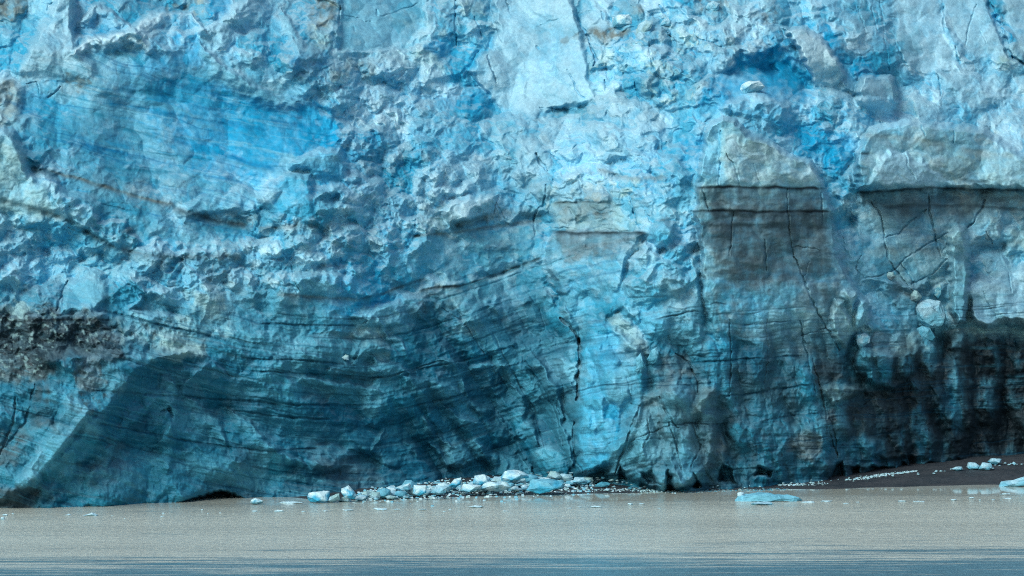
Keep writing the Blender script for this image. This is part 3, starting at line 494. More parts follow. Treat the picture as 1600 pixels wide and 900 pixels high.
# ---- cracks
for c in [
 ([(762,85),(765,100),(772,115),(775,130)],2.6), ([(895,18),(905,35),(912,48),(920,60),(924,75)],4,1.2,'B'), ([(922,68),(928,82),(931,95),(927,104)],5,1.5),
 ([(948,100),(950,122)],2.6), ([(945,124),(947,136)],2), ([(992,128),(997,148),(1001,163)],2.8), ([(1014,60),(1017,90),(1020,110)],2,.8,'T'),
 ([(1087,40),(1085,58),(1093,64),(1088,80),(1085,95)],3,1,'B'), ([(1094,62),(1115,68),(1132,76)],2,.7,'B'), ([(845,40),(860,32),(880,28)],1.6,.5,'b'),
 ([(885,110),(893,122),(900,140),(912,155)],2.6,.8,'B'), ([(845,168),(870,170),(892,170)],2,.6,'B'), ([(862,168),(863,175)],2,.6,'B'),
 ([(1473,12),(1475,35),(1477,52)],2,.7,'e'), ([(1525,8),(1518,30),(1511,55),(1510,72)],2,.7,'e'), ([(1493,72),(1498,96)],1.8,.6,'T'),([(1532,48),(1538,60),(1541,68)],1.4,.4,'T'),
 ([(1536,-20),(1550,22),(1568,55),(1578,88),(1600,100)],11,3.5,'B',.95), ([(1580,82),(1583,92)],3,1,'D'), ([(1465,120),(1470,150)],2,.6,'B'),
 ([(853,288),(850,320),(838,330),(833,345),(836,368)],3.6,1.2,'e'), ([(860,325),(853,335)],2,.6,'T'), ([(983,300),(988,325),(995,350),(1001,362)],2.6,.8,'T'), ([(1008,330),(1015,345)],2.4,.7,'b'),
 ([(710,272),(725,290),(738,305)],1.4,.4,'T'), ([(1135,240),(1148,260),(1155,290)],2,.7,'e'), ([(1177,255),(1190,290)],1.3,.3,'T'), ([(1125,205),(1124,290)],1.8,.6,'b'),
 ([(776,315),(772,333)],1.4,.4,'e'), ([(776,315),(788,342)],1.6,.5,'e'), ([(800,303),(808,322)],1.2,.3,'e'), ([(649,335),(649,362)],1.6,.5,'D'),
 ([(1230,296),(1232,350),(1237,385),(1242,402)],2.2,.8,'E'), ([(1240,386),(1262,386),(1280,391)],1.4,.4,'E'), ([(1285,300),(1286,350)],1.8,.5,'E'),
 ([(1195,375),(1197,422)],2.4,.8,'e'), ([(1146,332),(1143,372),(1140,400)],1.8,.6,'n'), ([(1242,400),(1252,425),(1268,470),(1285,500),(1312,548)],2.8,1,'E'),
 ([(1265,410),(1256,432)],1.5,.4,'E'), ([(1096,292),(1108,330)],2,.7,'t'), ([(1205,385),(1240,375)],.8,.2,'n'),
 ([(1450,303),(1452,330),(1460,365),(1470,402)],3,1,'E'), ([(1540,312),(1534,328),(1526,335),(1522,345),(1512,356)],4,1.1,'E'), ([(1448,328),(1430,340),(1415,352),(1405,365),(1385,370)],2.6,.8,'e'),
 ([(1362,315),(1376,335),(1382,372),(1387,402),(1405,432),(1430,458)],2.6,.9,'E'), ([(1350,436),(1375,430),(1400,420),(1412,405),(1440,388),(1462,375),(1505,352)],2,.7,'e'),
 ([(1480,380),(1473,395)],2,.5,'E'), ([(1482,402),(1460,425),(1425,444)],2.6,.8,'E'), ([(1572,415),(1576,430),(1580,458)],1.8,.6,'E'), ([(1537,455),(1545,475),(1558,496)],1.6,.5,'e'), ([(1408,412),(1430,445)],2,.6,'e'),
 ([(1542,362),(1550,380)],2,.6,'E'), ([(1345,400),(1337,420),(1350,436)],2,.7,'e'), ([(1252,525),(1275,518),(1292,512)],1.6,.6,'E'),
 ([(1270,560),(1285,620),(1300,690),(1310,715)],2.4,.9,'k'), ([(1250,500),(1262,560),(1275,620)],2.6,.8,'E'), ([(1293,640),(1303,670),(1309,712)],2,.7,'k'),
 ([(875,498),(890,508),(900,522),(906,534)],5,1.4,'n'), ([(904,530),(907,560),(904,590),(901,625)],8,2.4,'n',.95), ([(897,660),(895,690),(900,720),(912,738)],3.5,1.2,'E'),
 ([(1055,552),(1075,565),(1088,590),(1092,615)],3,1,'k'), ([(1140,500),(1142,560),(1140,620)],2.5,.8,'E'), ([(1198,500),(1200,560),(1195,600)],1.6,.5,'E'),
 ([(690,480),(720,500),(745,535),(760,560)],2,.5,'E'), ([(820,565),(845,600),(870,650),(880,700)],3,.8,'E'), ([(770,520),(800,580),(835,640),(850,700)],3,.7,'E'),
 ([(1005,700),(1015,680),(1010,650)],2,.6,'n'), ([(1045,660),(1058,700),(1065,735)],2.4,.8,'n'), ([(1080,660),(1095,700),(1080,730)],2.4,.7,'n'), ([(985,690),(1005,680),(1040,668),(1075,660),(1110,664)],2,.6,'E'),
 ([(960,740),(978,690),(990,660),(1000,635),(985,630)],4,1.2,'n'), ([(1030,620),(1045,650),(1060,670)],3,1,'n'), ([(975,145),(1000,138)],1.2,.3,'b'),
 ([(455,410),(460,440),(468,455)],1.8,.6,'e'), ([(105,440),(95,465),(88,486)],3.4,1.2,'e'), ([(40,130),(58,128),(60,145)],1.8,.6,'B'), ([(95,135),(85,145),(75,152)],2.2,.7,'B'),
 ([(532,24),(545,25),(560,28),(570,34),(580,35)],1.8,.5,'T'), ([(595,26),(615,20),(635,12),(655,5)],1.8,.5,'T'), ([(588,15),(590,25)],3,.6,'T'), ([(555,42),(556,48)],4,.7,'B'), ([(530,8),(530,40)],3,1,'e'),
 ([(552,80),(608,80)],1.2,.3,'T'), ([(712,0),(712,40),(714,70)],4,1,'b'), ([(790,0),(796,20)],2.4,.7,'e'), ([(773,35),(780,55),(785,68)],1.6,.5,'e'), ([(742,28),(750,45),(752,60)],2,.6,'B'),
 ([(838,240),(845,255),(855,268)],6,1.3,'B'), ([(895,232),(905,225),(915,224)],3,.8,'B'), ([(860,240),(872,248),(887,252),(888,262)],1.5,.5,'b'), ([(1040,225),(1035,235)],8,1,'B'),
 ([(1030,8),(1036,18),(1042,22)],5,1,'B'), ([(940,18),(944,30)],4,.9,'B'), ([(838,72),(842,78)],4,.7,'B'), ([(1340,10),(1350,40),(1352,48)],2.4,.8,'e'),
 ([(1375,0),(1380,40),(1385,80),(1390,110)],2.6,.7,'b'), ([(1360,10),(1372,50)],3,.6,'b'), ([(1400,65),(1412,95),(1420,105)],3,.7,'b'), ([(1555,160),(1565,185)],1.6,.5,'e'), ([(1465,115),(1470,148)],2,.5,'T'),
 ([(1372,182),(1378,198)],2,.5,'T'), ([(1438,195),(1445,212)],2.2,.5,'T'), ([(1490,205),(1491,225)],2,.5,'T'), ([(1415,240),(1420,265),(1430,280)],2,.7,'t'), ([(25,620),(20,660),(0,710)],4,1,'n'), ([(55,600),(40,660),(5,700)],4,.6,'E')]:
    do_crack(c[0], c[1], *( [c[2] if len(c) > 2 else 0.9] ), c[3] if len(c) > 3 else 'D', c[4] if len(c) > 4 else 0.9)

# ------------------------------------------------------------------ layering of the ice
sl_x = [-420, 0, 250, 450, 560, 620, 760, 900, 1000, 1200, 1600, 2020]
sl_k = [0.38, 0.38, 0.28, 0.16, 0.02, -0.26, -0.42, -0.30, -0.14, -0.06, -0.03, 0]
gx = np.arange(-420, 2021, 4.0); gk = np.interp(gx, sl_x, sl_k); fold = np.cumsum(gk) * 4
fold = np.interp(xs, gx, fold).astype(f4)[None, :]
SS = Y - fold * np.interp(ys, [0, 250, 700], [1, 1, 0.85]).astype(f4)[:, None] + 5 * n25a * 0.6 + 10 * n90a
st1 = fbm(X / 170, SS / 7.0, 3, 40)
st2 = fbm(X / 60, SS / 2.6, 2, 50)
st3 = fbm(X / 260, SS / 22.0, 2, 60)
stv = st1 * 0.55 + st2 * 0.3 + st3 * 0.5

# ------------------------------------------------------------------ block relief at several sizes
low = sst(420, 520, Y)                                   # lower front: taller, column-like blocks
fl1, t1 = facets(X + 12 * n25a + 14 * n90a, Y + 12 * n25b + 14 * n90b, 85, 1.2, 0.3, 113, 0.9, 1.0, 0.9, 0.3, 0.3)
fc1, tc1 = facets(X + 8 * n25a, Y + 12 * n25b, 52, 2.6, math.pi / 2 - 0.25, 121, 0.9, 0.9, 0.8)
kx = sst(820, 950, X) * low
big = fl1 * (1 - kx) + fc1 * kx; tb = t1 * (1 - kx) + tc1 * kx
fm, tm = facets(X + 2.5 * n8a + 9 * n25a, Y + 2.5 * n8b + 9 * n25b, 36, 1.25, -0.3, 141, 1.0, 1.3, 1.1, 0.6, 0.34)
fs, ts = facets(X + 1.5 * n8a, Y + 1.5 * n8b, 14, 1.2, 0.3, 161, 1.0, 1.5, 1.0, 0.5, 0.32)
ft, tt_ = facets(X + n8a, Y + n8b, 6.5, 1.2, 0.9, 181, 1.0, 1.2, 0.9)
calm = np.clip(1 - SM, 0, 1)
layered = sst(0.3, 0.8, S)
upm = 1 - low
out += big * (2.3 + 1.3 * kx) * (0.35 + 0.65 * calm) * (1 - 0.45 * layered * (1 - kx))
fv, tv = facets(X + 5 * n25a + 2 * n8a, Y + 9 * n25b, 21, 2.8, math.pi / 2 - 0.15, 191, 1.0, 0.9, 0.8)
out += fv * 1.7 * kx
out += fm * (0.5 + 1.0 * RB) * (0.10 + 0.90 * calm) * (1 - 0.8 * layered * (1 - 0.6 * kx))
rg1 = ridged(X / 75 + 0.25 * n25a, Y / 55 + 0.25 * n25b, 4, 230); rg2 = ridged(X / 26 + 0.2 * n8a, Y / 20 + 0.2 * n8b, 3, 240)
out += (rg1 * 1.9 + rg2 * (0.2 + 0.6 * RB)) * (0.12 + 0.88 * calm) * (1 - 0.6 * layered)
kd = sst(590, 660, X + 20 * n90a) * (1 - sst(880, 920, X)) * sst(430, 500, Y + 20 * n90b)
fd, td = facets(X + 6 * n25a, Y + 6 * n25b, 34, 3.4, 1.0, 251, 0.9, 1.2, 1.0, 0.0, 0.28)
out += fd * 1.5 * kd
kb = sst(150, 230, X) * (1 - sst(590, 660, X)) * sst(520, 600, Y)
fb, tb2 = facets(X + 14 * n25a + 20 * n90a, Y + 14 * n25b + 20 * n90b, 60, 2.6, 0.25, 271, 0.9, 1.4, 1.0, 0.3, 0.25)
out += fb * 1.5 * kb
out += fs * (0.03 + 0.34 * RB) * (0.10 + 0.90 * calm) * (1 - 0.85 * layered * (1 - 0.4 * kx))
out += ft * (0.02 + 0.20 * RB) * (0.2 + 0.8 * calm) * (1 - 0.7 * layered)
fp, tp = facets(X + 5 * n25a, Y + 5 * n25b, 48, 1.5, 0.9, 401, 1.0, 1.6, 0.8, 0.3, 0.42)
fq, tq_ = facets(X + 3 * n25a, Y + 3 * n25b, 19, 1.6, 0.4, 421, 1.0, 1.6, 0.8, 0.3, 0.40)
out += SM * (fp * 0.8 + fq * 0.22)
# scalloped melt surface and layering grooves
sc = ridged(X / 26 + 0.3 * n25a, SS / 34, 3, 200)
out += sc * 0.6 * layered * low * (0.3 + 0.7 * calm)
out += S * (0.25 + 0.75 * low) * (0.17 * st1 + 0.06 * st2 + 0.35 * st3)
out += 0.5 * fbm(X / 30, Y / 30, 3, 210) * (0.3 + 0.7 * calm) + (0.02 + 0.08 * RB) * fbm(X / 5, Y / 5, 2, 220)
out += 1.4 * n90a * (0.4 + 0.6 * calm)

# ------------------------------------------------------------------ colour of the ice, with painted highlights and blue shade
def mix(k, c):
    global col
    k = np.clip(k, 0, 1)[..., None].astype(f4)
    col = col * (1 - k) + (ICE[c].astype(f4) if isinstance(c, str) else c) * k
up = 1 - sst(380, 560, Y + 30 * n90b)
mix(SM * 0.35 * sst(0.55, 0.9, tp), 'w'); mix(SM * 0.40 * sst(0.4, 0.1, tp), 'c'); mix(SM * 0.25 * sst(0.3, 0.12, fp), 'b')
col *= (1 + SM * (0.12 * (tq_ - 0.5) + 0.22 * fbm(X / 9, Y / 6, 4, 431)))[..., None]
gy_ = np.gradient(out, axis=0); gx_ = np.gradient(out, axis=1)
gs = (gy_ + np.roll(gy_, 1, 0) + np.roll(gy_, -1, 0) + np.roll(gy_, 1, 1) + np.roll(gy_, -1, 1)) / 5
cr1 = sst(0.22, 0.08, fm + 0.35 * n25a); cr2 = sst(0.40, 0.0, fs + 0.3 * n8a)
cr3 = sst(0.50, 0.40, rg1 * 0.75 + rg2 * 0.25 + 0.06 * n8a)
mix(0.6 * cr3 * up * (1 - 0.8 * SM), 'b'); mix(0.45 * sst(0.76, 0.84, rg1 * 0.6 + rg2 * 0.4) * up * (1 - SM), 'W')
mix(0.45 * up * (1 - SM) * sst(-0.1, 0.15, n90a + 0.6 * n25b + 0.3 * fbm(X / 8, Y / 8, 3, 441)), 'w')
mix(0.45 * cr1 * up * (1 - 0.7 * SM), 'b')                 # fresh blue ice in the fractures, plus shade painted blue in gaps
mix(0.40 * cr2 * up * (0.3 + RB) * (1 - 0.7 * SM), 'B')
mix(0.65 * sst(0.05, 0.11, gs) * (0.25 + 0.75 * up) * (1 - 0.5 * SM), 'w')     # frosted, weathered ledges; up-facing tops also whitened as painted highlights
mix(0.35 * sst(0.55, 0.95, fs) * (0.3 + RB) * (0.3 + 0.7 * up), 'W')
mix(0.30 * sst(0.45, 0.9, tm) * up, 'w')
mix(0.35 * sst(0.55, 0.1, tm) * up * (1 - SM), 'b')
col *= (1 + 0.22 * (tb - 0.5) + 0.20 * (ts - 0.5) * (0.4 + RB) + 0.26 * (tm - 0.5))[..., None]
for sl, k, tgt in LATE:
    q = np.clip(k * 0.5, 0, 0.8) * np.clip(0.9 + 0.6 * n8a[sl] + 0.5 * (fm[sl] - 0.4), 0, 1.2)[..., None]
    col[sl] = col[sl] * (1 - q) + tgt * q
warm = sst(0.2, 0.6, fbm(X / 60, Y / 60, 4, 300)) * 0.22 * up
mix(warm, 'y' if False else ICE['y'].astype(f4))
# layers
st4 = fbm(X / 320, SS / 38.0, 3, 65)
mix(S * 0.6 * sst(0.12, 0.5, -stv) * (0.5 + 0.9 * sst(-0.3, 0.3, st4)) * (1 - up * 0.6), ICE['E'])
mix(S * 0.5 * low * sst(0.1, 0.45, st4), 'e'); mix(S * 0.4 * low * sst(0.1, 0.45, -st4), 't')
mix(S * 0.55 * sst(0.05, 0.5, -stv) * up, 'D'); mix(S * 0.40 * sst(0.05, 0.45, st3 + 0.4 * st1) * up, 'c')
mix(S * 0.55 * sst(0.06, 0.45, stv), 't')
# bands of silt in the lower ice
silt = sst(0.22, 0.5, fbm(X / 220, SS / 11, 3, 320)) * low
mix(silt * 0.35, 'n')
# dark silt washed down over the right hand foot, in flutes
fx = fbm(X / 26 + Y / 260, Y / 130, 4, 340) + 0.4 * fbm(X / 9, Y / 40, 2, 341)
rk = sst(900, 1150, X + 60 * n90a) * sst(470, 600, Y + 50 * n90b)
rk2 = sst(1280, 1420, X + 50 * n90a) * sst(515, 560, Y + 20 * n90b)
mix(0.55 * kd * sst(0.4, 0.0, fd), 'E'); mix(0.45 * kd * sst(0.6, 0.95, td), 't'); mix(0.25 * kb * sst(0.5, 0.9, tb2), 't'); mix(0.25 * kb * sst(0.5, 0.1, tb2), 'E')
mix(rk * 0.35 * sst(0.08, 0.42, fx), 'n')
mix(rk2 * 0.62 * sst(-0.05, 0.2, fx + 0.15 * n8a - 0.25 * (fv - 0.4)), 'k')
spk = sst(0.25, 0.55, fbm(X / 7, Y / 9, 3, 350) + 0.5 * n25a)
crv = sst(0.45, 0.05, fv + 0.3 * n25a) * 0.6 + sst(0.35, 0.0, fc1 + 0.3 * n25b) * 0.6
mix(rk * 0.6 * crv, 'n'); mix(rk2 * crv * 0.65, 'k'); mix(rk * 0.75 * sst(0.35, 0.8, fv + 0.3 * n25a) * (1 - 0.45 * rk2), 't'); mix(rk * 0.35 * sst(0.6, 0.9, fv) * sst(0.3, 0.8, tv) * (1 - 0.5 * rk2), 'c')
mix(spk * 0.5 * (rk + 0.5 * rk2), 'k')
# rubble patch of black debris
deb = np.zeros(X.shape, f4); blob(deb, 85, 515, 105, 28, 1.0, 0.02); blob(deb, 25, 560, 50, 35, 1.0)
mix(deb * 0.72 * sst(-0.15, 0.3, fbm(X / 16, Y / 11, 5, 360, 0.65) + 0.1), 'k'); mix(deb * 0.5 * sst(0.1, 0.4, fbm(X / 9, Y / 8, 3, 365)), 'g')
deb2 = np.zeros(X.shape, f4); blob(deb2, 140, 590, 25, 50, 1.0); blob(deb2, 250, 520, 50, 20, 0.8)
mix(deb2 * sst(0.0, 0.35, fbm(X / 9, Y / 12, 4, 370)) * 0.8, 'n')
sn = np.zeros(X.shape, f4); blob(sn, 30, 487, 22, 8, 1.0); mix(sn * 0.7, 'g')

for q, k_ in [([(1092,294),(1288,294),(1305,380),(1300,430),(1230,450),(1200,480),(1110,440),(1095,380)], .7), ([(1342,300),(1640,298),(1640,345),(1540,330),(1500,352),(1440,345),(1380,345),(1345,325)], .6),
              ([(868,366),(1005,366),(975,392),(930,405),(880,412)], .6), ([(866,320),(955,318),(950,340),(870,338)], .4), ([(1375,430),(1440,450),(1440,480),(1390,470),(1370,450)], .6), ([(1260,440),(1300,440),(1320,480),(1290,500)], .6)]:
    sl = window(q, 40); d_ = sdf(q, WX[sl], WY[sl])
    kk = sst(-8, 22, d_ + 12 * n25a[sl] + 5 * n8a[sl]) * k_ * np.clip(0.75 + 0.9 * fbm(X[sl] / 26, Y[sl] / 12, 4, 480) + 0.5 * fbm(X[sl] / 8, Y[sl] / 40, 3, 485), 0.1, 1)
    col[sl] = col[sl] * (1 - kk[..., None]) + ICE['m'] * kk[..., None]
# ---- sediment bands
dirt([(1085,293),(1120,292),(1200,293),(1286,294)], 2.0, 34, fk=0.95)
dirt([(1083,330),(1130,329),(1200,331),(1302,330)], 1.8, 95, fk=1.0)
dirt([(1095,355),(1200,352),(1300,356)], 4, 30, c='n', ck=0.5, fk=0.4)
dirt([(1340,300),(1360,300),(1420,295),(1460,293),(1500,295),(1640,298)], 2.2, 30, fk=0.9)
dirt([(1380,322),(1450,320),(1530,322),(1640,330)], 2, 22, c='n', ck=0.6, fk=0.5)
dirt([(860,361),(900,364),(960,363),(1012,364)], 2.2, 30, fk=0.85)
dirt([(866,318),(910,316),(955,317)], 1.6, 8, c='n', ck=0.7, fk=0.35)
dirt([(925,334),(950,334)], 1.8, 4, c='n', ck=0.6)
dirt([(655,455),(680,449),(720,447),(760,435),(800,420),(845,403)], 2.4, 16, fk=0.5)
dirt([(560,466),(600,458),(640,442),(662,435)], 2.2, 10, c='n', ck=0.75, fk=0.3)
dirt([(430,458),(480,464),(560,466)], 2.5, 6, c='v', ck=0.4)
dirt([(45,262),(110,275),(170,293),(215,308),(275,320)], 2.6, 5, c='v', ck=0.8, fk=0.3, up=8)
dirt([(270,325),(300,333),(340,345),(392,352)], 5, 8, c='n', ck=0.85, fk=0.5)
dirt([(0,313),(60,328),(110,345),(150,370),(185,390)], 4, 8, c='n', ck=0.6, fk=0.3)
dirt([(185,388),(230,398),(290,402),(340,398),(380,402)], 5, 10, c='n', ck=0.55, fk=0.4)
dirt([(400,358),(470,352)], 4, 4, c='v', ck=0.5)
dirt([(640,368),(700,365),(780,352),(850,345)], 2, 6, c='v', ck=0.55, fk=0.2)
dirt([(700,352),(730,346),(790,332),(850,338)], 5, 5, c='v', ck=0.45, fk=0.2)
dirt([(930,265),(950,268),(990,280),(1040,275)], 3, 5, c='v', ck=0.5, fk=0.2)
dirt([(1500,232),(1540,240),(1590,245)], 7, 8, c='y', ck=0.5, fk=0.1)
dirt([(1345,210),(1400,215),(1480,225)], 8, 8, c='y', ck=0.5, fk=0.1)
dirt([(1500,282),(1550,284)], 2.5, 3, c='n', ck=0.5)
dirt([(1340,240),(1362,240)], 2, 2, c='n', ck=0.6)
dirt([(1370,388),(1480,392)], 5, 12, c='v', ck=0.4, fk=0.2)
dirt([(1515,382),(1600,378)], 5, 12, c='v', ck=0.4, fk=0.2)
dirt([(1028,343),(1045,342)], 2.6, 2, c='k', ck=0.8)
for a in [[(140,610),(300,620),(460,632),(600,632)], [(150,660),(300,690),(420,705),(500,700)], [(380,560),(470,562),(560,572)], [(400,580),(500,585),(600,590),(700,560)],
          [(620,640),(700,622),(800,595)], [(640,580),(740,560),(800,540)], [(400,505),(500,508),(560,508)], [(350,640),(430,650),(520,655)], [(1130,620),(1200,610),(1270,600)],
          [(1180,660),(1230,650),(1290,645)], [(1100,565),(1180,560),(1260,555)], [(1020,500),(1070,488),(1100,485)], [(980,465),(1040,462)]]:
    dirt(a, 1.8, 3, c='E', ck=0.75, fk=0.2, groove=0.35)
for a, th, c_ in [([(128,224),(160,232),(206,240)],5,'D'), ([(420,188),(455,194),(500,196)],4,'D'), ([(355,240),(390,254),(430,262)],6,'D'), ([(335,150),(372,172)],4,'D'), ([(120,168),(160,180),(170,190)],7,'T'),
              ([(200,145),(250,143)],4,'T'), ([(160,262),(270,270)],4,'T'), ([(320,275),(360,280),(385,288)],3,'D'), ([(50,258),(100,280)],7,'e'), ([(290,352),(350,360)],6,'T'), ([(225,333),(255,337)],2,'D'), ([(155,318),(215,330)],1.6,'e'),
              ([(185,200),(240,212),(270,225)],3,'T'), ([(60,182),(100,190)],3,'b'), ([(150,118),(165,122)],1.5,'b'), ([(410,165),(450,168)],2,'D'), ([(210,235),(330,250)],2,'T'), ([(400,420),(470,416)],5,'T'), ([(190,362),(215,356)],5,'n'), ([(40,500),(180,500)],2,'k')]:
    dirt(a, th, 0, c=c_, ck=0.85, groove=0.15)
lr = np.random.RandomState(21)
fold1 = fold[0]
for k in range(110):
    x0 = lr.uniform(140, 860); L_ = lr.uniform(60, 330); y0 = lr.uniform(470, 775)
    xx = np.linspace(x0, min(x0 + L_, 900), 6)
    yy = y0 + 0.9 * (np.interp(xx, xs, fold1) - np.interp(x0, xs, fold1)) + lr.uniform(-2, 2, 6)
    if yy.max() > 790: continue
    dirt([(float(a), float(b)) for a, b in zip(xx, yy)], lr.uniform(0.8, 2.6), 0, c='EEett'[k % 5], ck=lr.uniform(.35, .75), groove=lr.uniform(-0.1, 0.2))
for k in range(46):
    x0 = lr.uniform(900, 1560); L_ = lr.uniform(50, 200); y0 = lr.uniform(470, 740)
    xx = np.linspace(x0, x0 + L_, 5); yy = y0 - 0.07 * (xx - x0) + lr.uniform(-2.5, 2.5, 5)
    dirt([(float(a), float(b)) for a, b in zip(xx, yy)], lr.uniform(0.7, 1.6), 0, c='E', ck=lr.uniform(.4, .8), groove=0.15)
for k in range(60):
    x0 = lr.uniform(60, 430); L_ = lr.uniform(30, 120); y0 = lr.uniform(120, 300)
    xx = np.linspace(x0, x0 + L_, 5); yy = y0 + 0.17 * (xx - x0) + lr.uniform(-1.5, 1.5, 5)
    dirt([(float(a), float(b)) for a, b in zip(xx, yy)], lr.uniform(0.8, 3.0), 0, c='DTcBc'[k % 5], ck=lr.uniform(.35, .7), groove=0.05)
tan = np.zeros(X.shape, f4)
for a in [(955,55,35,12,.8),(1000,12,16,10,.6),(15,10,30,14,.7),(275,8,25,10,.6),(15,145,18,14,.5),(120,122,12,8,.6),(900,62,10,12,.4),(1130,5,20,8,.5),(1205,30,15,12,.5),(505,15,12,20,.5),(560,110,40,12,.35),(560,165,30,8,.3),(905,335,45,12,.3)]:
    blob(tan, *a)
mix(tan * sst(-0.4, 0.3, fbm(X / 12, Y / 12, 3, 400)), 'v')

CALIB = np.array([0.86, 0.99, 0.97], f4)
BRIGHT = 0.78
col = np.clip(col * CALIB * BRIGHT, 0.004, 0.88)

# ------------------------------------------------------------------ materials
def new_mat(name):
    m = bpy.data.materials.new(name); m.use_nodes = True
    nt = m.node_tree; nt.nodes.clear()
    o = nt.nodes.new('ShaderNodeOutputMaterial'); p = nt.nodes.new('ShaderNodeBsdfPrincipled')
    nt.links.new(p.outputs[0], o.inputs[0])
    return m, nt, p
def noise(nt, scale, detail=6, rough=0.6, vec=None):
    n = nt.nodes.new('ShaderNodeTexNoise'); n.inputs['Scale'].default_value = scale
    n.inputs['Detail'].default_value = detail; n.inputs['Roughness'].default_value = rough
    if vec: nt.links.new(vec, n.inputs['Vector'])
    return n
def mr(nt, src, a, b, c, d):
    n = nt.nodes.new('ShaderNodeMapRange')
    for i, v in enumerate((a, b, c, d)): n.inputs[i + 1].default_value = v
    nt.links.new(src, n.inputs[0]); return n.outputs[0]
def ice_material(name, bump=0.22):
    m, nt, p = new_mat(name)
    at = nt.nodes.new('ShaderNodeAttribute'); at.attribute_name = 'ice_colour'
    geo = nt.nodes.new('ShaderNodeNewGeometry')
    n1 = noise(nt, 2.2, 6, 0.65, geo.outputs['Position']); n2 = noise(nt, 0.5, 5, 0.6, geo.outputs['Position'])
    mx = nt.nodes.new('ShaderNodeMix'); mx.data_type = 'RGBA'; mx.blend_type = 'MULTIPLY'; mx.inputs[0].default_value = 1.0
    v = mr(nt, n1.outputs[0], 0.3, 0.7, 0.84, 1.13)
    cmb = nt.nodes.new('ShaderNodeCombineColor')
    for i in range(3): nt.links.new(v, cmb.inputs[i])
    nt.links.new(at.outputs['Color'], mx.inputs[6]); nt.links.new(cmb.outputs[0], mx.inputs[7])
    nt.links.new(mx.outputs[2], p.inputs['Base Color'])
    nt.links.new(mr(nt, n2.outputs[0], 0.3, 0.7, 0.35, 0.75), p.inputs['Roughness'])
    p.inputs['IOR'].default_value = 1.31
    p.inputs['Specular IOR Level'].default_value = 0.3
    p.inputs['Subsurface Weight'].default_value = 0.0
    p.inputs['Subsurface Radius'].default_value = (0.25, 0.8, 1.2)
    p.inputs['Subsurface Scale'].default_value = 0.25
    b = nt.nodes.new('ShaderNodeBump'); b.inputs['Strength'].default_value = bump; b.inputs['Distance'].default_value = 0.25
    n3 = noise(nt, 5.0, 5, 0.7, geo.outputs['Position'])
    nt.links.new(n3.outputs[0], b.inputs['Height']); nt.links.new(b.outputs[0], p.inputs['Normal'])
    return m
M_ICE = ice_material('glacier_ice'); M_CHUNK = ice_material('brash_ice_surface', 0.25)

# ------------------------------------------------------------------ mesh building
def mesh_np(name, co, quads, colours=None, mat=None, smooth=True):
    me = bpy.data.meshes.new(name)
    me.vertices.add(len(co)); me.vertices.foreach_set('co', co.astype(f4).ravel())
    n = len(quads); k = quads.shape[1]
    me.loops.add(n * k); me.loops.foreach_set('vertex_index', quads.astype(np.int32).ravel())
    me.polygons.add(n); me.polygons.foreach_set('loop_start', np.arange(0, n * k, k, dtype=np.int32))
    me.update(calc_edges=True)
    me.polygons.foreach_set('use_smooth', np.full(n, smooth))
    if colours is not None:
        a = me.color_attributes.new('ice_colour', 'FLOAT_COLOR', 'POINT')
        a.data.foreach_set('color', np.c_[colours, np.ones(len(colours))].astype(f4).ravel())
    if mat: me.materials.append(mat)
    return me
def link(name, me, parent=None):
    o = bpy.data.objects.new(name, me); scene.collection.objects.link(o)
    if parent: o.parent = parent
    return o
def tag(o, label=None, cat=None, group=None, kind=None):
    if label: o['label'] = label
    if cat: o['category'] = cat
    if group: o['group'] = group
    if kind: o['kind'] = kind
def at(px, py, D):
    return ((px - 800.0) / F * D, D, CAMH + (HOR - py) / F * D)

DEP = (wall_y(xs)[None, :] + rec - out).astype(np.float64)
DEP = np.where(np.isfinite(DEP), DEP, 450)
co = np.stack([(X - 800) / F * DEP, DEP, CAMH + (HOR - Y) / F * DEP], -1).reshape(-1, 3)
nr, nc = X.shape
idx = np.arange(nr * nc).reshape(nr, nc)
quads = np.stack([idx[:-1, :-1], idx[1:, :-1], idx[1:, 1:], idx[:-1, 1:]], -1).reshape(-1, 4)
fid = pid[:-1, :-1].reshape(-1)
# smooth the ids: drop specks by using the id at the cell corner only
glacier = bpy.data.objects.new('glacier', None); scene.collection.objects.link(glacier)
tag(glacier, 'towering blue and dirt-streaked glacier front with seracs, cracks and caves above the grey water', 'glacier')
flat = col.reshape(-1, 3)
remap = np.full(nr * nc, -1, np.int64)
for k, (nm, lab) in enumerate(PARTS):
    q = quads[fid == k]
    if len(q) < 4: continue
    used = np.unique(q); remap[used] = np.arange(len(used))
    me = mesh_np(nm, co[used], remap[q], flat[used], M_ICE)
    o = link(nm, me, glacier)
    if lab: o['label'] = lab
def depth_at(px, py):
    i = int(np.clip(np.searchsorted(xs, px), 0, nc - 1)); j = int(np.clip(np.searchsorted(ys, py), 0, nr - 1))
    return float(DEP[j, i])

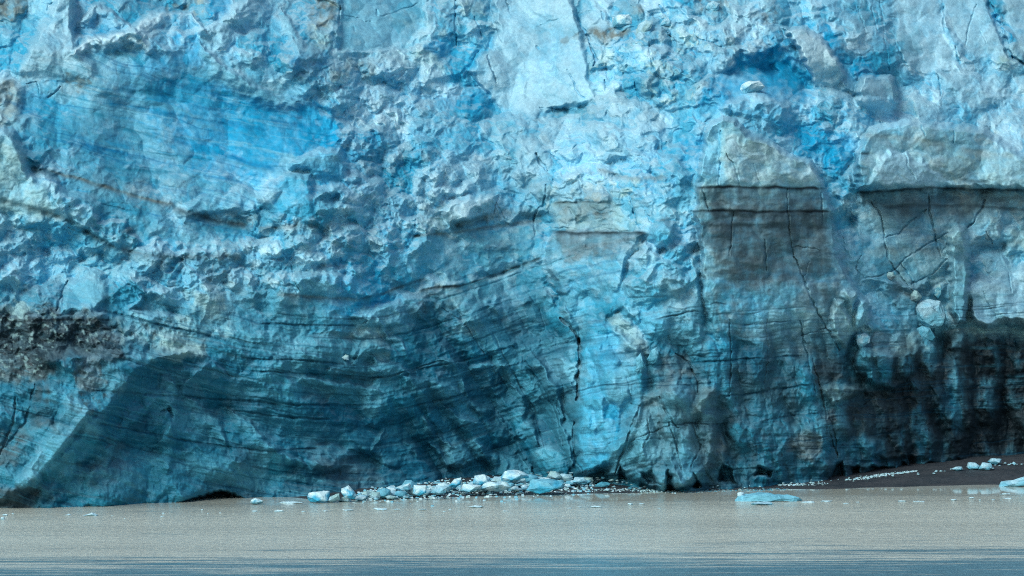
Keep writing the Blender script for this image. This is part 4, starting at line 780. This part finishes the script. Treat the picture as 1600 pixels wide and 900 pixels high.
# ------------------------------------------------------------------ beach and water
SH = ([-420, 300, 450, 520, 640, 800, 1000, 1080, 1150, 1220, 1300, 1450, 1600, 2020],
      [470, 450, 406, 400.5, 403.6, 409, 413.6, 417, 418.5, 419.7, 421, 426, 430, 440])
def shore(px): return np.interp(px, *SH)
def beach_z(Xw, Yw):
    px = 800 + F * Xw / Yw
    d = Yw - shore(px)
    z = 0.055 * d
    step = 0.45 * sst(5, 7.5, d + 1.5 * perlin(Xw / 9, Xw * 0 + 3.3, 5)) * sst(1300, 1500, px)
    return z + step + 0.10 * fbm(Xw / 6, Yw / 6, 3, 77) - 0.05
bx = np.arange(-60, 110, 0.35); by = np.arange(380, 560, 0.5)
BX, BY = np.meshgrid(bx, by)
BZ = beach_z(BX, BY)
bi = np.arange(BX.size).reshape(BX.shape)
bq = np.stack([bi[:-1, :-1], bi[:-1, 1:], bi[1:, 1:], bi[1:, :-1]], -1).reshape(-1, 4)
zz = BZ.reshape(-1)
keep = (zz[bq].max(1) > -0.6)
bq = bq[keep]
used = np.unique(bq); rm = np.full(BX.size, -1); rm[used] = np.arange(len(used))
m, nt, p = new_mat('wet_gravel')
geo = nt.nodes.new('ShaderNodeNewGeometry')
n1 = noise(nt, 1.6, 8, 0.75, geo.outputs['Position']); n2 = noise(nt, 0.25, 4, 0.6, geo.outputs['Position'])
cr = nt.nodes.new('ShaderNodeValToRGB')
cr.color_ramp.elements[0].color = (0.011, 0.019, 0.025, 1); cr.color_ramp.elements[0].position = 0.3
cr.color_ramp.elements[1].color = (0.042, 0.056, 0.065, 1); cr.color_ramp.elements[1].position = 0.75
nt.links.new(n1.outputs[0], cr.inputs[0]); nt.links.new(cr.outputs[0], p.inputs['Base Color'])
nt.links.new(mr(nt, n2.outputs[0], 0.35, 0.65, 0.5, 0.85), p.inputs['Roughness'])
bb = nt.nodes.new('ShaderNodeBump'); bb.inputs['Distance'].default_value = 0.15; bb.inputs['Strength'].default_value = 0.6
n3 = noise(nt, 6, 6, 0.7, geo.outputs['Position']); nt.links.new(n3.outputs[0], bb.inputs['Height']); nt.links.new(bb.outputs[0], p.inputs['Normal'])
beach = link('gravel_beach', mesh_np('gravel_beach', np.stack([BX, BY, BZ], -1).reshape(-1, 3)[used], rm[bq], None, m))
tag(beach, kind='structure')

m, nt, p = new_mat('silty_water')
geo = nt.nodes.new('ShaderNodeNewGeometry')
mp = nt.nodes.new('ShaderNodeMapping'); mp.inputs['Scale'].default_value = (0.2, 0.3, 1)
nt.links.new(geo.outputs['Position'], mp.inputs[0])
sep = nt.nodes.new('ShaderNodeSeparateXYZ'); nt.links.new(geo.outputs['Position'], sep.inputs[0])
# silt plume: pale grey water near the ice, clearer blue water towards the ship, edges drawn out by the current
mp2 = nt.nodes.new('ShaderNodeMapping'); mp2.inputs['Scale'].default_value = (0.022, 0.13, 1); mp2.inputs['Rotation'].default_value = (0, 0, 0.03)
nt.links.new(geo.outputs['Position'], mp2.inputs[0])
nb = noise(nt, 1.0, 9, 0.68, mp2.outputs[0])
add = nt.nodes.new('ShaderNodeMath'); add.operation = 'MULTIPLY_ADD'
nt.links.new(nb.outputs[0], add.inputs[0]); add.inputs[1].default_value = 64.0; nt.links.new(sep.outputs[1], add.inputs[2])
tilt = nt.nodes.new('ShaderNodeMath'); tilt.operation = 'MULTIPLY_ADD'
nt.links.new(sep.outputs[0], tilt.inputs[0]); tilt.inputs[1].default_value = -0.14; nt.links.new(add.outputs[0], tilt.inputs[2])
pa = mr(nt, tilt.outputs[0], 338.0, 372.0, 0.0, 1.0)
mp5 = nt.nodes.new('ShaderNodeMapping'); mp5.inputs['Scale'].default_value = (0.07, 0.7, 1); nt.links.new(geo.outputs['Position'], mp5.inputs[0])
n6 = noise(nt, 1.0, 8, 0.7, mp5.outputs[0])
pb = nt.nodes.new('ShaderNodeMath'); pb.operation = 'MULTIPLY_ADD'; nt.links.new(n6.outputs[0], pb.inputs[0]); pb.inputs[1].default_value = 3.4; nt.links.new(pa, pb.inputs[2])
plume = mr(nt, pb.outputs[0], 1.90, 2.45, 0.0, 1.0)
mc = nt.nodes.new('ShaderNodeMix'); mc.data_type = 'RGBA'
mc.inputs[6].default_value = (0.09, 0.215, 0.27, 1); mc.inputs[7].default_value = (0.47, 0.545, 0.48, 1)
nt.links.new(plume, mc.inputs[0])
mp4 = nt.nodes.new('ShaderNodeMapping'); mp4.inputs['Scale'].default_value = (0.8, 0.40, 1); nt.links.new(geo.outputs['Position'], mp4.inputs[0])
n4 = noise(nt, 1.6, 3, 0.8, mp4.outputs[0]); n5 = noise(nt, 0.5, 6, 0.7, mp2.outputs[0])
g1 = nt.nodes.new('ShaderNodeMath'); g1.operation = 'MULTIPLY'
nt.links.new(mr(nt, n4.outputs[0], 0.3, 0.7, 0.80, 1.12), g1.inputs[0]); nt.links.new(mr(nt, n5.outputs[0], 0.35, 0.65, 0.88, 1.10), g1.inputs[1])
cc4 = nt.nodes.new('ShaderNodeCombineColor')
for i in range(3): nt.links.new(g1.outputs[0], cc4.inputs[i])
mm = nt.nodes.new('ShaderNodeMix'); mm.data_type = 'RGBA'; mm.blend_type = 'MULTIPLY'; mm.inputs[0].default_value = 1.0
nt.links.new(mc.outputs[2], mm.inputs[6]); nt.links.new(cc4.outputs[0], mm.inputs[7]); nt.links.new(mm.outputs[2], p.inputs['Base Color'])
p.inputs['IOR'].default_value = 1.33
w1 = noise(nt, 2.6, 6, 0.65, mp.outputs[0])
mp3 = nt.nodes.new('ShaderNodeMapping'); mp3.inputs['Scale'].default_value = (0.7, 2.4, 1)
nt.links.new(geo.outputs['Position'], mp3.inputs[0])
w2 = noise(nt, 1.5, 4, 0.6, mp3.outputs[0])
tl2 = nt.nodes.new('ShaderNodeMath'); tl2.operation = 'MULTIPLY_ADD'
nt.links.new(sep.outputs[0], tl2.inputs[0]); tl2.inputs[1].default_value = -0.19; nt.links.new(add.outputs[0], tl2.inputs[2])
lee = mr(nt, tl2.outputs[0], 409.0, 436.0, 1.0, 0.0)
nt.links.new(mr(nt, lee, 0, 1, 0.06, 0.22), p.inputs['Roughness'])       # calm water in the lee of the ice
b1 = nt.nodes.new('ShaderNodeBump'); b1.inputs['Distance'].default_value = 0.30
b2 = nt.nodes.new('ShaderNodeBump'); b2.inputs['Distance'].default_value = 0.16
nt.links.new(mr(nt, lee, 0, 1, 0, 0.6), b1.inputs['Strength']); nt.links.new(mr(nt, lee, 0, 1, 0, 0.9), b2.inputs['Strength'])
nt.links.new(w1.outputs[0], b1.inputs['Height']); nt.links.new(w2.outputs[0], b2.inputs['Height'])
nt.links.new(b1.outputs[0], b2.inputs['Normal']); nt.links.new(b2.outputs[0], p.inputs['Normal'])
M_WATER = m
me = mesh_np('sea_water', np.array([(-3000, -3000, 0), (3000, -3000, 0), (3000, 620, 0), (-3000, 620, 0)], float), np.array([[0, 1, 2, 3]]), None, m, False)
tag(link('sea_water', me), kind='structure')

# ------------------------------------------------------------------ loose ice
rng = np.random.RandomState(7)
GD = np.arange(300, 560, 0.25)
def ground(px, py):
    """distance at which the ray through a pixel meets beach or water"""
    x, y, z = at(px, py, GD)
    m = z <= np.maximum(0.055 * (GD - shore(px)) + 0.45 * sst(4.5, 7.5, GD - shore(px)) * sst(1300, 1500, px) - 0.03, 0.0)
    return float(GD[np.argmax(m)]) if m.any() else 560.0
import bmesh
def body(outline, D, thick, c, c2=None, seed=0, rough=0.12, nseg=44, rings=9):
    """solid angular chunk of ice with the given outline (photograph pixels at distance D) and a real thickness"""
    r = np.random.RandomState(seed)
    p = np.array(outline, float); cx, cy = p.mean(0); s_ = D / F
    q = np.c_[(p[:, 0] - cx) * s_, -(p[:, 1] - cy) * s_]
    size = max(np.ptp(q[:, 0]), np.ptp(q[:, 1]))
    pts = []
    for y, sc in ((-0.95, 0.45), (-0.6, 0.86), (0.0, 1.0), (0.6, 0.85), (0.95, 0.4)):
        for a, b in q:
            if r.rand() < 0.25: continue
            k = sc * (1 + r.uniform(-rough, rough * 0.5))
            pts.append((a * k + r.uniform(-.04, .04) * size, y * thick * r.uniform(.8, 1.1), b * k + r.uniform(-.03, .03) * size))
    bm = bmesh.new()
    for v in pts: bm.verts.new(v)
    h = bmesh.ops.convex_hull(bm, input=bm.verts)
    bmesh.ops.delete(bm, geom=[g for g in set(h['geom_interior'] + h['geom_unused']) if isinstance(g, bmesh.types.BMVert)], context='VERTS')
    if nseg >= 24:
        bmesh.ops.subdivide_edges(bm, edges=bm.edges[:], cuts=3, use_grid_fill=True)
        bm.normal_update()
        co_ = np.array([v.co for v in bm.verts]); u = co_ / size * 4 + seed * 3.1
        dsp = fbm(u[:, 0] + u[:, 1], u[:, 2] - u[:, 1] * 0.7, 3, seed) * 0.055 * size + r.uniform(-1, 1, len(co_)) * 0.006 * size
        for v, d_ in zip(bm.verts, dsp): v.co += v.normal * float(d_)
    me = bpy.data.meshes.new('ice'); bm.to_mesh(me); bm.free()
    n = len(me.vertices); V = np.zeros(n * 3, f4); me.vertices.foreach_get('co', V); V = V.reshape(-1, 3)
    base = ICE[c]; c2 = ICE[c2] if c2 else base
    tz = (V[:, 2] - V[:, 2].min()) / (np.ptp(V[:, 2]) + 1e-6)
    k = sst(0.2, 0.8, tz + 0.8 * fbm(V[:, 0] / size * 3 + seed, V[:, 2] / size * 3, 2, seed + 5))[:, None]
    C_ = np.clip((c2 * (1 - k) + base * k) * r.uniform(.85, 1.1, (n, 1)) * CALIB * BRIGHT, 0.01, 0.88)
    a = me.color_attributes.new('ice_colour', 'FLOAT_COLOR', 'POINT')
    a.data.foreach_set('color', np.c_[C_, np.ones(n)].astype(f4).ravel())
    me.polygons.foreach_set('use_smooth', np.zeros(len(me.polygons), bool))
    me.materials.append(M_CHUNK)
    return me, at(cx, cy, D)
NSEED = [10]
def ice(name, outline, D, thick, c, c2, label, cat, group=None, rough=0.12, nseg=44, rings=9):
    NSEED[0] += 1
    me, loc = body(outline, D, thick, c, c2, NSEED[0], rough, nseg, rings)
    me.name = name
    o = link(name, me); o.location = loc
    tag(o, label, cat, group)
    return o
def rand_outline(cx, by_, w, h, r, n=9):
    pts = []
    for k in range(n):
        a = 2 * math.pi * k / n + r.uniform(-.2, .2); q = r.uniform(.78, 1.08)
        x = cx + math.cos(a) * w / 2 * q; y = by_ - h / 2 - math.sin(a) * h / 2 * q
        pts.append((x, min(y, by_ + h * .05)))
    return pts

# ---- blocks perched on the glacier (loose, they rest on it)
for pts, c, c2, lab in [
  ([(952,36),(956,28),(965,22),(982,23),(988,30),(987,38),(976,44),(958,43)], 'W', 'c', 'smooth white boulder perched on the brown-stained ice near the top'),
  ([(990,47),(1000,36),(1010,31),(1020,36),(1018,46),(1004,55),(994,54)], 'w', 'g', 'oblong pale block just right of the white boulder near the top'),
  ([(1030,42),(1034,30),(1045,26),(1053,34),(1050,42),(1038,45)], 'w', 'c', 'small rounded pale lump, third along the brown-stained ledge'),
  ([(1100,14),(1104,4),(1115,0),(1125,6),(1124,18),(1110,21)], 'w', 'c', 'pale lump at the very top edge right of the brown-stained ledge'),
  ([(1154,140),(1158,131),(1170,126),(1186,126),(1195,134),(1190,145),(1176,150),(1160,153)], 'W', 'c', 'white cap-like block at the mouth of the small blue cave'),
  ([(1427,480),(1434,470),(1452,467),(1470,471),(1474,484),(1479,500),(1470,515),(1450,512),(1436,500)], 'w', 'c', 'large pale block wedged below the cracked slab'),
  ([(1419,462),(1424,452),(1434,453),(1441,464),(1432,473),(1422,470)], 'g', 'd', 'small grey knob above left of the large wedged block'),
  ([(1458,462),(1462,448),(1468,443),(1473,450),(1471,463),(1464,468)], 'g', 't', 'small upright knob above the large wedged block'),
  ([(1384,431),(1388,425),(1396,425),(1399,433),(1393,438),(1386,437)], 'g', 'd', 'little grey cobble lodged against a crack in the pale slab'),
  ([(1432,514),(1440,508),(1452,512),(1463,528),(1458,533),(1434,532)], 'c', 't', 'flat blue wedge lying on the rubble ledge'),
  ([(1336,536),(1338,524),(1350,519),(1360,526),(1358,536),(1345,545)], 'w', 'c', 'pale lump at the left end of the rubble ledge'),
  ([(993,580),(995,560),(1000,552),(1006,560),(1007,574),(1001,582),(996,582)], 'c', 't', 'oval blue pebble of ice hanging beside the cyan pillar'),
  ([(1012,562),(1016,544),(1026,541),(1030,552),(1028,566),(1018,570)], 'c', 't', 'boxy blue lump right of the cyan pillar top'),
  ([(535,655),(533,559),(540,553),(545,556),(545,563),(538,563)][1:], 'g', 'w', 'tiny white lump stuck to the dark layered wall'),
]:
    a = np.array(pts); cx, cy = a.mean(0); D = depth_at(cx, cy) - 0.4
    w_m = np.ptp(a[:, 0]) * D / F
    ice('ice_block', pts, D, w_m * 0.42, c, c2, lab, 'ice block', 'ice blocks lodged on the glacier front', 0.10, 40, 8)

# ---- the heap of broken ice along the beach: traced pieces, (outline, colours, label or None)
HEAP = 'broken ice heaped along the gravel beach'
def chunk(pts, c='w', c2='c', lab=None, dz=0.0, back=0.0):
    a = np.array(pts, float); base = a[:, 1].max(); cx = a[:, 0].mean()
    D = ground(cx, min(base + dz, 830)) + back
    w_m = min(np.ptp(a[:, 0]), 2.2 * np.ptp(a[:, 1])) * D / F
    return ice('ice_chunk', pts, D, max(w_m * 0.40, 0.3), c, c2, lab or 'pale chunk of broken ice in the heap on the beach', 'ice chunk', HEAP, 0.09, 32, 6)
chunk([(479,776),(483,769),(500,767),(515,767),(518,775),(514,783),(495,785),(482,785)], 'W', 'b', 'long rounded blue chunk at the left end of the heap')
chunk([(532,770),(533,763),(545,759),(553,767),(559,776),(552,780),(538,778)], 'W', 'b', 'tilted angular blue chunk, second tall one from the left end', 5)
chunk([(508,783),(515,776),(530,771),(534,775),(530,782),(518,785)], 'g', 'w')
chunk([(528,783),(535,776),(548,778),(550,784)], 'g', 'w')
chunk([(617,762),(640,755),(642,765),(625,768)], 'W', 'c', 'slab-like pale chunk on the left of the beach heap', 10)
chunk([(644,772),(646,758),(668,757),(669,770),(655,776)], 'W', 'b', 'bluish block in the left half of the heap', 6)
chunk([(673,770),(682,757),(700,760),(700,770),(685,774)], 'w', 'c', 'faceted pale block standing right of the bluish block', 6)
chunk([(700,760),(710,749),(722,745),(723,756),(712,763)], 'W', 'b', 'sharp leaning shard rising above the heap', 10)
chunk([(737,756),(743,744),(758,741),(768,746),(766,756),(748,760)], 'W', 'b', 'domed pale chunk in the middle of the heap', 12)
chunk([(780,746),(787,734),(808,733),(825,741),(826,748),(800,752),(785,752)], 'W', 'b', 'tall white and blue chunk crowning the heap', 22)
chunk([(820,766),(830,750),(860,748),(880,752),(882,762),(862,768),(840,770)], 'c', 'b', 'broad sky-blue block low in the heap', 4)
chunk([(745,764),(760,753),(790,752),(800,762),(780,768)], 'W', 'c', None, 6)
chunk([(713,768),(725,756),(752,758),(752,766),(730,770)], 'W', 'c', None, 4)
chunk([(893,754),(898,745),(912,746),(920,753),(905,756)], 'w', 'c', 'flat-topped pale chunk set apart right of the heap', 6)
chunk([(915,753),(922,748),(926,749),(921,755)], 'w', 'c')
chunk([(926,757),(940,753),(955,756),(950,761),(930,761)], 't', 't', 'low teal slab lying right of the heap')
chunk([(747,768),(752,764),(762,766),(758,770)], 'w', 'g', 'small lone cobble just below the heap, left of two')
chunk([(760,772),(763,765),(767,764),(768,773)], 'w', 'c', 'small upright cobble just below the heap, right of two')
chunk([(943,766),(948,763),(954,764),(952,768)], 'w', 'g', 'lone white cobble on the gravel right of the heap')
r = np.random.RandomState(3)
up_x = [560, 600, 640, 700, 760, 830, 890, 925]; up_y = [772, 768, 764, 758, 752, 748, 746, 752]
lo_x = [560, 600, 660, 720, 800, 860, 925]; lo_y = [783, 782, 778, 771, 769, 768, 757]
for k in range(170):
    x = r.uniform(556, 925); t = r.uniform(0, 1)
    y0 = np.interp(x, up_x, up_y) + 5; y1 = np.interp(x, lo_x, lo_y)
    y = y0 + (y1 - y0) * t; w = r.uniform(2.4, 5.4) ** 2 * (1.15 - 0.3 * t); h = w * r.uniform(.35, .7)
    D0 = ground(x, y1)
    D = D0 + (1 - t) * 4.5
    cc = [('W','c'),('w','c'),('w','g'),('c','t'),('g','w')][r.randint(5)]
    pts = rand_outline(x, y, w, h, r)
    ice('ice_chunk', pts, D, w * D / F * 0.42, cc[0], cc[1], 'pale chunk of broken ice in the heap on the beach', 'ice chunk', HEAP, 0.10, 20, 4)
for k in range(55):
    x = r.uniform(800, 1020); y = np.interp(x, [800, 880, 1020], [745, 740, 763]) + r.uniform(-2, 9)
    w = r.uniform(3, 11); h = w * r.uniform(.35, .6)
    D = min(ground(x, y), wall_y(x) - 1.5)
    cc = [('d','n'),('g','d'),('w','t'),('t','d')][r.randint(4)]
    ice('ice_chunk', rand_outline(x, y, w, h, r), D, w * D / F * 0.42, cc[0], cc[1], 'dull grey ice fragment between the beach heap and the ice wall', 'ice chunk', 'grey ice fragments behind the heap', 0.10, 16, 4)
# right hand beach
for pts, lab in [([(1487,733),(1492,728),(1503,729),(1505,734),(1495,736)], 'white chunk on the upper beach, leftmost of the right-hand row'),
                 ([(1510,731),(1512,722),(1525,722),(1533,728),(1530,734),(1515,734)], 'long white chunk in the middle of the right-hand row'),
                 ([(1528,733),(1534,722),(1548,724),(1551,731),(1545,735)], 'white rounded chunk right of the long one on the upper beach'),
                 ([(1543,722),(1548,716),(1565,717),(1568,723),(1555,726)], 'blue-grey flat chunk highest on the right-hand beach'),
                 ([(1580,724),(1584,721),(1588,724),(1585,727)], 'tiny white cobble near the right edge of the beach'),
                 ([(1555,760),(1563,753),(1580,751),(1600,747),(1640,746),(1640,758),(1590,759),(1565,760)], 'long pale slab at the water edge in the right corner')]:
    chunk(pts, 'w', 'c' if 'blue' not in lab else 't', lab)
for k in range(70):
    u = r.uniform(0, 1); x = 1090 + u * 520
    y = np.interp(x, [1090, 1200, 1300, 1400, 1500, 1610], [762, 756, 749, 742, 731, 722]) + abs(r.normal(0, 3))
    w = r.uniform(2.2, 7) ; h = w * r.uniform(.4, .7)
    D = min(ground(x, y), wall_y(x) - 1)
    ice('ice_chunk', rand_outline(x, y, w, h, r, 7), D, w * D / F * 0.42, 'w', 'g', 'small white ice cobble strewn on the right-hand beach', 'ice chunk', 'ice cobbles on the right-hand beach', 0.08, 12, 3)
# strips of fine crushed ice: nobody could count it
def crumbs(name, spec, n, seed, lo=0.6, hi=1.8, flatk=0.6, c=('w', 'W', 'g')):
    r = np.random.RandomState(seed); V = []; Q = []; C_ = []
    for k in range(n):
        t = r.uniform(0, 1); px = np.interp(t, np.linspace(0, 1, len(spec)), [s[0] for s in spec]); py = np.interp(t, np.linspace(0, 1, len(spec)), [s[1] for s in spec])
        wd = np.interp(t, np.linspace(0, 1, len(spec)), [s[2] for s in spec])
        px += r.normal(0, 3); py += r.normal(0, 1) * wd
        D = CACHE(px, py); x, y, z = at(px, py, D); s = r.uniform(lo, hi) * D / F
        b = len(V)
        for vx in ((-1,-1,-.3),(1,-1,-.3),(1,1,-.3),(-1,1,-.3),(-.6,-.5,.8),(.5,-.6,.7),(.6,.5,.9),(-.5,.6,.8)):
            j = r.uniform(.7, 1.2, 3); V.append((x + vx[0] * s * j[0], y + vx[1] * s * j[1], z + vx[2] * s * flatk * j[2]))
            C_.append(np.clip(ICE[c[k % len(c)]] * CALIB * BRIGHT, 0, .88))
        for q in ((0,1,5,4),(1,2,6,5),(2,3,7,6),(3,0,4,7),(4,5,6,7)): Q.append([b + i for i in q])
    o = link(name, mesh_np(name, np.array(V), np.array(Q), np.array(C_), M_CHUNK, False)); tag(o, kind='stuff')
    return o
_gx = np.arange(440, 1661, 20); _gy = np.arange(712, 800, 4)
_G = np.array([[ground(a, b) for a in _gx] for b in _gy])
def CACHE(px, py):
    return float(bil(_G, 440, 712, 1.0, np.array([(px - 440) / 20 + 440.0]), np.array([(py - 712) / 4 + 712.0]))[0])
o = crumbs('crushed_ice', [(1330,749,1.2),(1360,745,1.5),(1385,741,1.0),(1430,736,.6)], 260, 5)
o['label'] = 'white strip of crushed ice on the right-hand gravel beach'; o['category'] = 'crushed ice'
o = crumbs('crushed_ice', [(1215,757,.8),(1250,757,1.2),(1290,756,.9)], 150, 6); o['label'] = 'string of crushed ice at the foot of the blue fluted ice'; o['category'] = 'crushed ice'
o = crumbs('crushed_ice', [(560,782,1.2),(700,770,2),(860,768,2),(960,765,1.5),(1060,769,1.2)], 420, 8); o['label'] = 'fine crumbs of ice along the front of the beach heap'; o['category'] = 'crushed ice'
o = crumbs('crushed_ice', [(560,775,4),(640,768,6),(700,764,7),(800,757,9),(880,753,8),(930,752,5)], 2200, 18, 1.0, 3.4, .7, ('w','W','g','c','c')); o['label'] = 'bank of broken white ice between the larger chunks of the beach heap'; o['category'] = 'crushed ice'
o = crumbs('crushed_ice', [(980,764,1.2),(1060,768,1.4),(1160,766,1.4),(1230,764,1)], 380, 9, .6, 2.0, .35, ('g','t','d')); o['label'] = 'grey slush and crumbs along the foot of the cracked tower'; o['category'] = 'crushed ice'

# ---- floating ice
def water_D(py): return CAMH * F / (py - HOR)
def floater(pts, c='W', c2='w', lab=None, th=None):
    a = np.array(pts, float); D = water_D(a[:, 1].max())
    w_m = np.ptp(a[:, 0]) * D / F
    return ice('floating_ice', pts, D, th or w_m * 0.35, c, c2, lab or 'thin white scrap of ice adrift on the grey water', 'floating ice', 'scraps of ice adrift on the water', 0.05, 24, 4)
o = ice('ice_floe', [(1146,782),(1150,775),(1160,773),(1180,774),(1200,772),(1210,773),(1226,771),(1228,775),(1240,777),(1251,780),(1246,781.5),(1210,783),(1160,783.5)], water_D(782.5), 1.6, 'c', 'c',
    'blue and white flat ice floe adrift right of centre', 'ice floe', None, 0.035, 60, 7)
o = ice('ice_knob', [(1152,775),(1152,770),(1158,768),(1163,770),(1162,776),(1156,778)], water_D(782.5), 0.35, 'W', 'w', None, None, None, .08, 20, 4)
wo = bpy.data.objects['ice_floe']; o.parent = wo; o.location = tuple(np.array(o.location) - np.array(wo.location))
for k in list(o.keys()):
    if k in ('label', 'category', 'group'): del o[k]
floater([(1173,787),(1185,785),(1205,785),(1208,787),(1190,789)], 'w', 'c', 'thin pale sliver of ice just in front of the blue floe')
floater([(391,786),(392,780),(399,778),(405,780),(412,783),(412,787),(400,788)], 'W', 'c', 'small white-blue growler adrift left of the heap', 0.7)
floater([(130,806),(137,803),(144,801),(152,804),(152,806)], 'W', 'w', 'small white hump of ice adrift at the lower left')
floater([(100,805),(108,803),(112,805)], 'W', 'w', 'white sliver just left of the small white hump')
for x, y, w, h in [(4,813,8,6),(8,806,10,3),(150,806,6,1),(255,803,6,2),(253,808,6,1.5),(316,797,4,1.5),(325,803,3,1.5),(344,802,3,1.5),(398,800,10,2.5),(436,800,18,3),(474,800,8,2),
                   (508,799,10,1.5),(545,798,20,2),(595,797,28,3),(620,797,12,2),(660,797,16,2),(694,800,6,1.5),(745,793,26,2.5),(455,786,40,1.5),(790,799,10,1.2),(890,795,8,1.5),(905,793,8,1.5),
                   (930,793,20,2.5),(985,789,10,3),(1002,788,12,1.5),(1030,795,6,1.5),(1262,785,24,1.5),(1290,784,20,1.5),(1322,787,14,1),(1410,784,16,2),(1435,784,20,1),(1490,782,12,2),
                   (1518,779,9,2.5),(1531,782,5,1.5),(1552,781,6,1),(1572,772,16,1.5),(1575,779,18,1),(195,811,3,1.5),(703,797,5,2),(880,808,3,1),(20,803,5,1.5),(175,806,4,1),(1340,785,8,1),(640,812,3,1)]:
    floater(rand_outline(x, y, w, h, r, 8), 'W', 'w')
print('objects', len(scene.objects))
